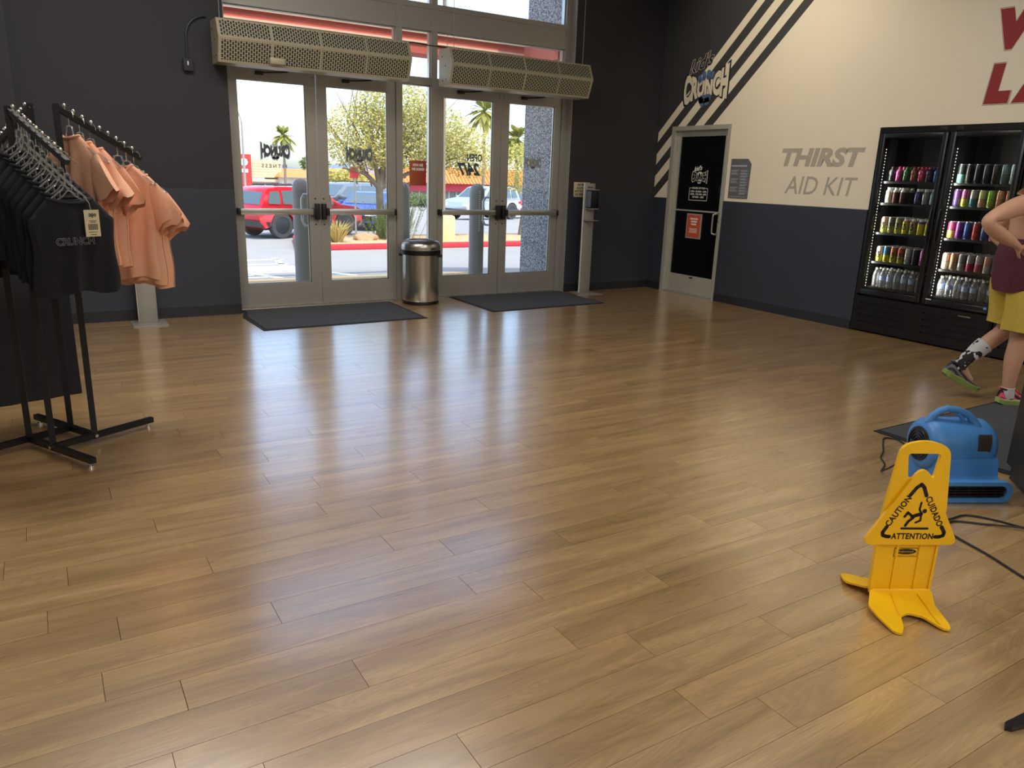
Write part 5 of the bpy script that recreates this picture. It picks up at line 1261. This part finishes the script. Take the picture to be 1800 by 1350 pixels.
# bollards just outside the glass
M_boll = pm('grey bollard sleeve', (146, 143, 135), .5, nscale=6, namt=.06)
for x, lab in ((2.815, 'grey bollard behind the leftmost door leaf'), (4.16, 'grey bollard behind the side light and trash can'), (5.30, 'grey bollard with a line of white dots behind the right door pair')):
    t = thing('bollard', lab, 'bollard', (x, 9.6, -.012), 0, 'grey bollards outside the entrance')
    MB().lathe([(.105, 0), (.105, 1.26), (.1, 1.30), (.083, 1.345), (.05, 1.375), (.01, 1.385)], 28).build('sleeve', M_boll, t)
    MB().lathe([(.112, 0), (.112, .02), (.106, .03)], 28).build('foot_ring', M_blk_metal, t)
    if x > 5:
        d = MB()
        for i in range(20): d.box(-.022, -.006, -.1072, -.1, .74+.028*i, .755+.028*i)
        d.build('dot_row', M_white, t)
# stucco wing wall and coral canopy beam around the entrance
M_stuc = pm('slate stucco', (150, 148, 146), .95, nscale=70, namt=.3, bump=1.0, bscale=60)
_n = M_stuc.node_tree.nodes; _cr = _n.new('ShaderNodeValToRGB'); _cr.color_ramp.elements[0].position = .42; _cr.color_ramp.elements[0].color = lin((96, 97, 102)); _cr.color_ramp.elements[1].position = .62; _cr.color_ramp.elements[1].color = lin((212, 208, 200))
_tn = [x for x in _n if x.type == 'TEX_NOISE' and x.inputs['Scale'].default_value == 70][0]; _tn.inputs['Detail'].default_value = 1
M_stuc.node_tree.links.new(_tn.outputs[0], _cr.inputs[0]); M_stuc.node_tree.links.new(_cr.outputs[0], _n['Principled BSDF'].inputs['Base Color'])
M_coral = pm('coral stucco', (212, 110, 92), .9, nscale=6, namt=.06, bump=.15, bscale=120); M_cream = pm('cream moulding', (236, 206, 176), .8, nscale=8)
ww = tag(struct(MB().box(6.42, 7.4, 8.63, 10.19, -.012, 6.5).build('wall_wing', M_stuc)), 'slate stucco wing wall right of the entrance outside')
bm_ = tag(struct(MB().box(-4, 6.4, 10.2, 10.6, 3.06, 3.58).box(6.36, 6.42, 9.3, 10.2, 3.06, 3.40).build('trim_3', M_coral)), 'coral canopy beam seen through the transom windows')
MB().box(-4, 6.36, 10.18, 10.2, 3.19, 3.215).box(-4, 6.36, 10.17, 10.2, 3.31, 3.345).box(-4, 6.36, 10.16, 10.2, 3.45, 3.52).build('moulding', M_cream, bm_)

# ------------------------------------------------------------------ cars
M_tyre = pm('tyre rubber', (70, 68, 66), .85, nscale=20); M_rim = pm('alloy rim', (170, 172, 174), .4, .3); M_cgl = pm('car window glass', (92, 108, 112), .08, nscale=3, spec=.8)
M_trim = pm('car black trim', (40, 42, 46), .5); M_tail = pm('tail lamp red', (190, 30, 36), .25); M_head = pm('head lamp', (225, 228, 230), .15)
def car(name, label, loc, rz, paint, kind='suv', s=.87, rim=None):
    t = thing(name, label, 'car', loc, rz)
    suv = kind == 'suv'; xr, xf, rw, Wd = -1.42, 1.40, (.45 if suv else .36), .93
    if suv:
        top = [(-2.28, .55), (-2.32, .72), (-2.27, 1.05), (-2.2, 1.12), (-1.98, 1.62), (-1.86, 1.71), (-1.4, 1.76), (.1, 1.76), (.45, 1.70), (1.18, 1.16), (2.0, 1.06), (2.24, .95), (2.3, .72), (2.28, .45), (2.15, .36)]; belt, roof = 1.1, 1.76
    else:
        top = [(-2.28, .45), (-2.32, .7), (-2.25, .95), (-1.75, 1.02), (-1.05, 1.40), (-.6, 1.46), (.1, 1.46), (.4, 1.41), (1.15, .98), (2.0, .86), (2.24, .74), (2.3, .55), (2.2, .32)]; belt, roof = .97, 1.46
    bot = [(xf+(rw+.06)*math.cos(R(a)), rw-.02+(rw+.06)*math.sin(R(a))) for a in range(0, 181, 20)]
    bot = [(p[0], max(.32, p[1])) for p in bot]
    bot2 = [(xr+(rw+.06)*math.cos(R(a)), max(.32, rw-.02+(rw+.06)*math.sin(R(a)))) for a in range(0, 181, 20)]
    outl_ = top+bot+bot2+[(-2.1, .36)]
    def fn(u, v, d):
        k_ = 1-.2*max(0, (v-belt)/(roof-belt))-.10*max(0, (abs(u)-1.75)/.55)**2
        return (u*s, d*k_*s, v*s)
    b = MB()
    n = len(outl_); cs = (-Wd, -Wd+.05, 0, Wd-.05, Wd)
    tri_ = geometry.tessellate_polygon([[Vector((p[0], p[1], 0)) for p in outl_]])
    vs_ = []
    for d in cs:
        for p in outl_:
            q = .985 if abs(d) == Wd else 1.0
            vs_.append(fn(p[0]*q, .9+(p[1]-.9)*q, d))
    for k_ in range(4): b.add(vs_, [(k_*n+i, k_*n+(i+1) % n, (k_+1)*n+(i+1) % n, (k_+1)*n+i) for i in range(n)], 0, True)
    b.add(vs_, [tuple(x) for x in tri_]+[tuple(4*n+i for i in reversed(x)) for x in tri_], 0)
    b.build('car_body', paint, t)
    if suv: wins = ([(-1.93, 1.2), (-1.45, 1.18), (-1.42, 1.62), (-1.78, 1.60)], [(-1.34, 1.18), (-.42, 1.16), (-.42, 1.65), (-1.31, 1.63)], [(-.34, 1.16), (.95, 1.14), (.42, 1.60), (-.34, 1.65)])
    else: wins = ([(-1.28, 1.02), (-.42, 1.0), (-.42, 1.38), (-.92, 1.34)], [(-.34, 1.0), (.9, .99), (.36, 1.34), (-.34, 1.38)])
    for sd in (-1, 1):
        for w in wins: MB().prism(rounded(w, .05, 3), sd*(Wd-.03), sd*(Wd+.006), fn).build('window', M_cgl, t)
    def panel(p, q, hw, nm, mt, off=.012, inset=.08):
        p = Vector(p); q = Vector(q); d = q-p; n_ = Vector((d.y, -d.x)).normalized()*off
        if nm == 'windshield': n_ = -n_ if n_.x < 0 else n_
        if nm == 'rear_window': n_ = -n_ if n_.x > 0 else n_
        a = p+d*inset+n_; c = p+d*(1-inset)+n_; mb_ = MB(); h1, h2 = hw*.93, hw*.93
        v_ = [fn(a.x, a.y, -h1), fn(a.x, a.y, h1), fn(c.x, c.y, h2), fn(c.x, c.y, -h2)]; w_ = [tuple(Vector(x_)-Vector((n_.x, 0, n_.y))*2*s) for x_ in v_]
        mb_.add(v_+w_, [(0, 1, 2, 3), (4, 7, 6, 5), (0, 4, 5, 1), (1, 5, 6, 2), (2, 6, 7, 3), (3, 7, 4, 0)]).build(nm, mt, t)
    i_ = 8 if suv else 7
    panel(top[i_], top[i_+1], Wd-.06, 'windshield', M_cgl)
    panel(top[3], top[4], Wd-.08, 'rear_window', M_cgl)
    MB().prism([(-2.35, .42), (-1.92, .40), (-1.9, .58), (-2.36, .62)], -Wd-.004, Wd+.004, fn).build('rear_bumper', M_trim, t)
    MB().prism([(1.95, .34), (2.32, .42), (2.33, .6), (1.95, .5)], -Wd-.004, Wd+.004, fn).build('front_bumper', M_trim, t)
    MB().prism([(-.95, .33), (.93, .33), (.93, .44), (-.95, .44)], -Wd-.01, Wd+.01, fn).build('sill', M_trim, t)
    zt = .86 if suv else .72
    for sd in (-1, 1):
        MB().prism([(-2.36, zt), (-2.1, zt), (-2.05, zt+.12), (-2.33, zt+.16)], sd*(Wd-.3), sd*(Wd+.012), fn).build('tail_lamp', M_tail, t)
        MB().prism([(2.05, zt-.1), (2.31, zt-.12), (2.26, zt+.04), (2.0, zt+.05)], sd*(Wd-.35), sd*(Wd+.008), fn).build('head_lamp', M_head, t)
        MB().rbox(.82*s, 1.0*s, sd*(Wd+.02)*s if sd > 0 else (-Wd-.2)*s, (Wd+.2)*s if sd > 0 else (-Wd-.02)*s, (belt+.02)*s, (belt+.15)*s, .03).build('mirror', paint, t)
        for x in (-.95, .25): MB().prism([(x, belt-.14), (x+.2, belt-.14), (x+.2, belt-.11), (x, belt-.11)], sd*Wd, sd*(Wd+.02), fn).build('door_handle', M_trim, t)
    for x in (xr, xf):
        for sd in (-1, 1):
            MW = Matrix.Translation((x*s, sd*(Wd-.12)*s, rw*s)) @ Matrix.Rotation(R(-90*sd), 4, 'X')
            r_ = rw*s
            w = MB().lathe([(r_*.62, -.11), (r_*.95, -.11), (r_, -.07), (r_, .07), (r_*.95, .105), (r_*.66, .11), (r_*.64, .09)], 28, MW).build('tyre', M_tyre, t)
            rm = MB().lathe([(.02, .05), (r_*.6, .05), (r_*.64, .1), (r_*.62, .105)], 24, MW, mi=1)
            for k_ in range(6):
                a = R(60*k_); rm.box(.03, r_*.62, -.03, .03, .06, .095, 0, M=MW @ Matrix.Rotation(a, 4, 'Z'))
            rm.cyl(MW @ Vector((0, 0, .05)), MW @ Vector((0, 0, .1)), .05, n=12)
            rm.build('rim', [rim or M_rim, M_trim], w)
    if suv:
        for sd in (-1, 1): MB().tube([fn(-1.5, 1.80, sd*.82), fn(-.6, 1.83, sd*.82), fn(.1, 1.80, sd*.82)], .018, 6).build('roof_rail', M_trim, t)
    MB().prism([(-2.2, .3), (2.2, .3), (2.0, .42), (-2.0, .42)], -Wd+.15, Wd-.15, fn).build('underbody', M_trim, t)
    return t
M_cred = pm('bright red car paint', (206, 28, 44), .25, .1, nscale=3, namt=.04, coat=.6); M_cgry = pm('grey car paint', (128, 134, 140), .25, .3, nscale=3, namt=.04, coat=.6); M_cblu = pm('blue car paint', (60, 88, 176), .25, .2, nscale=3, coat=.6); M_cslv = pm('silver car paint', (196, 204, 206), .25, .4, nscale=3, coat=.5); M_cwht = pm('white car paint', (228, 228, 226), .3, nscale=3, coat=.5)
car('car', 'bright red sport utility vehicle parked behind the left bollard', (7.22, 24.86, -.6), R(20.7), M_cred)
car('car', 'grey sport utility vehicle parked behind the red one', (10.9, 31.2, -.6), R(200), M_cgry, s=.9)
car('car', 'blue sedan parked behind the desert tree', (10.95, 28.0, -.6), R(228), M_cblu, 'sedan', .9, M_alu_l)
car('car', 'silver sport utility vehicle parked behind the dotted bollard', (18.9, 33.6, gz(33.6)), R(200), M_cslv, s=.9)
car('car', 'red sedan parked at the far right of the lot', (23.6, 36.4, gz(36.4)), R(198), M_cred, 'sedan', .95)
car('car', 'white sedan parked far behind the red vehicle', (17.2, 55.0, gz(55)), R(10), M_cwht, 'sedan', .95)

# ------------------------------------------------------------------ shops, palms and hills across the lot
M_bei = pm('beige panel siding', (222, 196, 156), .85, nscale=2, namt=.05); M_tile = pm('orange clay roof tile', (226, 138, 76), .85, nscale=9, namt=.22, bump=.6, bscale=20, stretch=(4, 1, 1)); M_wst = pm('white stucco', (232, 226, 218), .9, nscale=2); M_redb = pm('red shop band', (196, 62, 84), .7); M_shop = pm('shop glass', (120, 128, 124), .15, nscale=2, namt=.3); M_gst = pm('grey stucco', (160, 160, 162), .9, nscale=2)
G0 = -3.1
t = thing('shop_building', 'beige panelled shop with a long window front at the left of the lot', 'building', (20, 95, G0))
MB().box(-8, 5.5, 0, 12, 0, 3.0).build('wall', M_wst, t)
for i in range(6): MB().box(-8, 5.55, -.35, 0, 3.4+.31*i, 3.69+.31*i).build('siding_board', M_bei, t)
MB().box(-8, 5.5, -.3, 12, 3.36, 5.3).build('parapet', M_bei, t)
for i in range(8): MB().box(-7.6+1.62*i, -6.2+1.62*i, -.06, 0, .3, 2.7).build('window', M_shop, t)
MB().box(-8, 5.6, -.8, 0, 2.9, 3.2).build('canopy', M_cream, t)
t = thing('sign_tower', 'red shop sign tower with white marks beside the beige shop', 'sign', (20.7, 92, G0))
MB().box(-.9, .75, 0, .5, 0, 5.9).build('panel', pm('shop red', (206, 58, 50), .6), t)
MB().lathe([(.02, -.02), (.42, -.02), (.42, .02), (.02, .02)], 20, Matrix.Translation((-.05, -.03, 5.05)) @ Matrix.Rotation(R(90), 4, 'X')).box(-.5, .35, -.05, 0, 3.9, 4.3).build('mark', M_white, t)
def tiled(label, loc, w, zw, zr, depth=8, wins=5, wallm=None):
    t = thing('tile_roof_building', label, 'building', loc)
    MB().box(-w/2, w/2, 0, depth, 0, zw).build('wall', wallm or M_wst, t)
    MB().add([(-w/2-.4, -.8, zw), (w/2+.4, -.8, zw), (w/2-.6, depth/2, zr), (-w/2+.6, depth/2, zr), (w/2+.4, depth+.5, zw), (-w/2-.4, depth+.5, zw)], [(0, 1, 2, 3), (2, 4, 5, 3), (0, 3, 5), (1, 4, 2), (0, 5, 4, 1)]).build('roof', M_tile, t)
    for i in range(wins): MB().box(-w/2+.4+(w-.8)/wins*i+.15, -w/2+.4+(w-.8)/wins*(i+1)-.15, -.06, 0, .3, zw-.7).build('window', M_shop, t)
    return t
tiled('low shop with an orange tile roof between palm and bollard', (27.6, 93, G0), 5.0, 3.5, 4.5)
tiled('orange roofed shop seen below the tree branches', (34.4, 94, G0), 6.4, 3.3, 4.7)
t = thing('shopping_arcade', 'long shopping arcade with an orange tile roof and a red band at right', 'building', (52, 95, -3.1))
MB().box(-13, 22, 0, 14, 0, 6.5).build('wall', M_wst, t)
MB().add([(-13, -2.2, 3.25), (22, -2.2, 3.25), (22, 0, 5.25), (-13, 0, 5.25), (-13, 0, 3.25), (22, 0, 3.25)], [(0, 1, 2, 3), (0, 3, 4), (1, 5, 2), (0, 4, 5, 1)]).build('roof', M_tile, t)
for i in range(70): MB().tube([(-12.8+.5*i, -2.25, 3.3), (-12.8+.5*i, -.02, 5.3)], .1, 5).build('tile_row', M_tile, t)
MB().box(-13, 3.2, -1.0, -.7, 2.2, 3.25).build('band', M_redb, t)
MB().box(3.2, 22, -1.0, -.7, 2.35, 3.25).build('fascia', M_gst, t)
for i in range(14): MB().box(-12.6+1.1*i, -11.7+1.1*i, -.06, 0, .2, 2.2).build('window', M_shop, t)
for i in range(12): MB().box(3.4+1.5*i, 3.65+1.5*i, -1.0, -.75, 0, 2.35).build('pier', M_gst, t)
MB().box(3.5, 22, -.05, 0, .2, 2.2).build('shop_front', M_cgl, t)
def palm(loc, h, label, s=1.0, seed=0, r=.2):
    rnd = random.Random(seed); t = thing('palm_tree', label, 'palm tree', loc)
    MB().tube([(0, 0, 0), (.05, 0, h*.5), (0, 0, h)], [r*1.2, r, r*.9], 8).build('trunk', M_ptr, t)
    mb = MB()
    for i in range(90):
        a = rnd.uniform(0, 6.28); el = rnd.uniform(-.9, 1.2); d = Vector((math.cos(a)*math.cos(el), math.sin(a)*math.cos(el), math.sin(el))); L = s*rnd.uniform(1.2, 1.8); q = Vector((-math.sin(a), math.cos(a), 0))
        pts = [Vector((0, 0, h))+d*L*k_/5-Vector((0, 0, 1))*s*.55*(k_/5)**2 for k_ in range(6)]; ws = [.03, .04, .12, .2, .12, .01]
        v_ = []
        for p, w in zip(pts, ws): v_ += [p-q*w*s-Vector((0, 0, .1*w)), p, p+q*w*s-Vector((0, 0, .1*w))]
        mb.add(v_, [(3*k_+j, 3*k_+j+1, 3*k_+j+4, 3*k_+j+3) for k_ in range(5) for j in range(2)])
    mb.build('fronds', M_palm, t, fixn=False)
    return t
palm((21.9, 80, gz(80)), 7.0, 'tall thin palm behind the beige shop', 1.0, 1, .13)
palm((39.3, 70, gz(70)), 9.6, 'palm standing left of the stucco column seen through the door', 1.45, 2, .16)
palm((43.6, 70.5, gz(70)), 7.2, 'shaggy palm just left of the stucco column', 1.7, 3, .22)
tree((26.3, 84, gz(84)), 'round green tree above the low orange roof', [((0, 0, 4.6), (1.5, 1.4, .95), 1)], [(((0, 0, 0), (0, 0, 2), (.1, 0, 4.4)), (.2, .08))], 1500, .3, M_leaf2, .2, 21, group='trees across the lot')
tree((31.0, 88, gz(88)), 'yellow green trees in front of the low shops', [((0, 0, 3.2), (4.0, 1.4, 1.1), 1)], [(((0, 0, 0), (0, 0, 1.5), (.1, 0, 3.2)), (.2, .08)), (((2, 0, 0), (2, 0, 1.5), (2.1, 0, 3)), (.2, .08))], 2200, .3, M_leaf, .2, 22, group='trees across the lot')
tree((26.0, 72, gz(72)), 'low yellow hedge behind the red vehicle', [((0, 0, .9), (3.4, .8, .8), 1)], [(((0, 0, 0), (0, 0, .6), (.1, 0, 1)), (.1, .05))], 1500, .22, M_leaf, .2, 23, name='hedge')
tree((40.2, 90, gz(90)), 'dark green hedge below the shop windows of the arcade', [((0, 0, .9), (4.4, .8, .9), 1)], [(((0, 0, 0), (0, 0, .6), (.1, 0, 1)), (.1, .05))], 1500, .25, M_leaf2, .2, 24, name='hedge')
t = thing('street_lamp', 'tall street lamp with a curved arm at the left of the left door', 'street lamp', (10.1, 45, gz(45)))
MB().cyl((0, 0, 0), (0, 0, 4.9), .07, .05, n=8).tube(spline([(0, 0, 4.9), (-.25, 0, 5.6), (-.8, 0, 6.1)]), .035, 6).build('pole', M_alu, t)
MB().rbox(-1.1, -.7, -.1, .1, 6.05, 6.15, .02).build('lamp_head', M_alu, t)
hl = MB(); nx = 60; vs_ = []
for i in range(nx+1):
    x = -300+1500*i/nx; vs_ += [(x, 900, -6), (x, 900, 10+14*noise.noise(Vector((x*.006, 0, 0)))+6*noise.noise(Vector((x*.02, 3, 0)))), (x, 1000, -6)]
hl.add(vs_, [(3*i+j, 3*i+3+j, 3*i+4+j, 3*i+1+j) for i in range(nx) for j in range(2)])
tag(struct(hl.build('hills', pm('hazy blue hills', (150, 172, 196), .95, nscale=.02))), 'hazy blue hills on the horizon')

# ------------------------------------------------------------------ unseen ceiling fill panels and wall spots
M_lamp = pm('lamp diffuser', (255, 244, 220), .5, emit=(255, 240, 214), estr=.0)
for i, (x, y, w) in enumerate(FILL_PANELS):
    t = thing('fill_panel', 'unseen square ceiling light panel added to light the room, %s in order' % ('first', 'second', 'third', 'fourth', 'fifth', 'sixth', 'seventh', 'eighth', 'ninth')[i], 'ceiling lamp', (x, y, CEIL-.3), 0, 'unseen ceiling panels added for fill light')
    MB().rbox(-.63, .63, -.63, .63, .0, .06, .006).build('housing', M_blk_metal, t)
    for sx in (-.5, .5):
        for sy in (-.5, .5): MB().cyl((sx, sy, .06), (sx, sy, .3), .004, n=6).build('hanging_cable', M_alu, t)
    MB().box(-.6, .6, -.6, .6, -.003, .0).build('diffuser', M_lamp, t)
    L = bpy.data.lights.new('panel_fill', 'AREA'); L.shape = 'SQUARE'; L.size = 1.18; L.energy = w; L.color = WARM
    o = bpy.data.objects.new('panel_fill', L); C.objects.link(o); o.parent = t; o.location = (0, 0, -.01)
for i, (x, y, w) in enumerate(WALL_SPOTS):
    t = thing('unseen_wall_spot', 'unseen black spotlight aimed at the %s of the cream wall' % ('striped part', 'lettered part', 'part above the coolers')[i], 'spotlight', (x, y, CEIL-.25), 0, 'track spotlights along the cream wall')
    d = (Vector((XR_, y+.1, (2.9, 1.9, 2.7)[i]))-Vector((x, y, CEIL-.25))).normalized(); M_ = d.to_track_quat('-Z', 'Y').to_matrix().to_4x4()
    MB().lathe([(.05, -.1), (.055, -.1), (.055, .06), (.03, .08)], 20, M_).cyl((0, 0, .05), (0, 0, .25), .012, n=8).build('housing', M_blk_metal, t)
    L = bpy.data.lights.new('spot_light', 'SPOT'); L.energy = w; L.spot_size = R(95); L.spot_blend = .9; L.color = (1, .88, .66); L.shadow_soft_size = .05
    o = bpy.data.objects.new('spot_light', L); C.objects.link(o); o.parent = t; o.matrix_local = Matrix.Translation(d*.1) @ M_
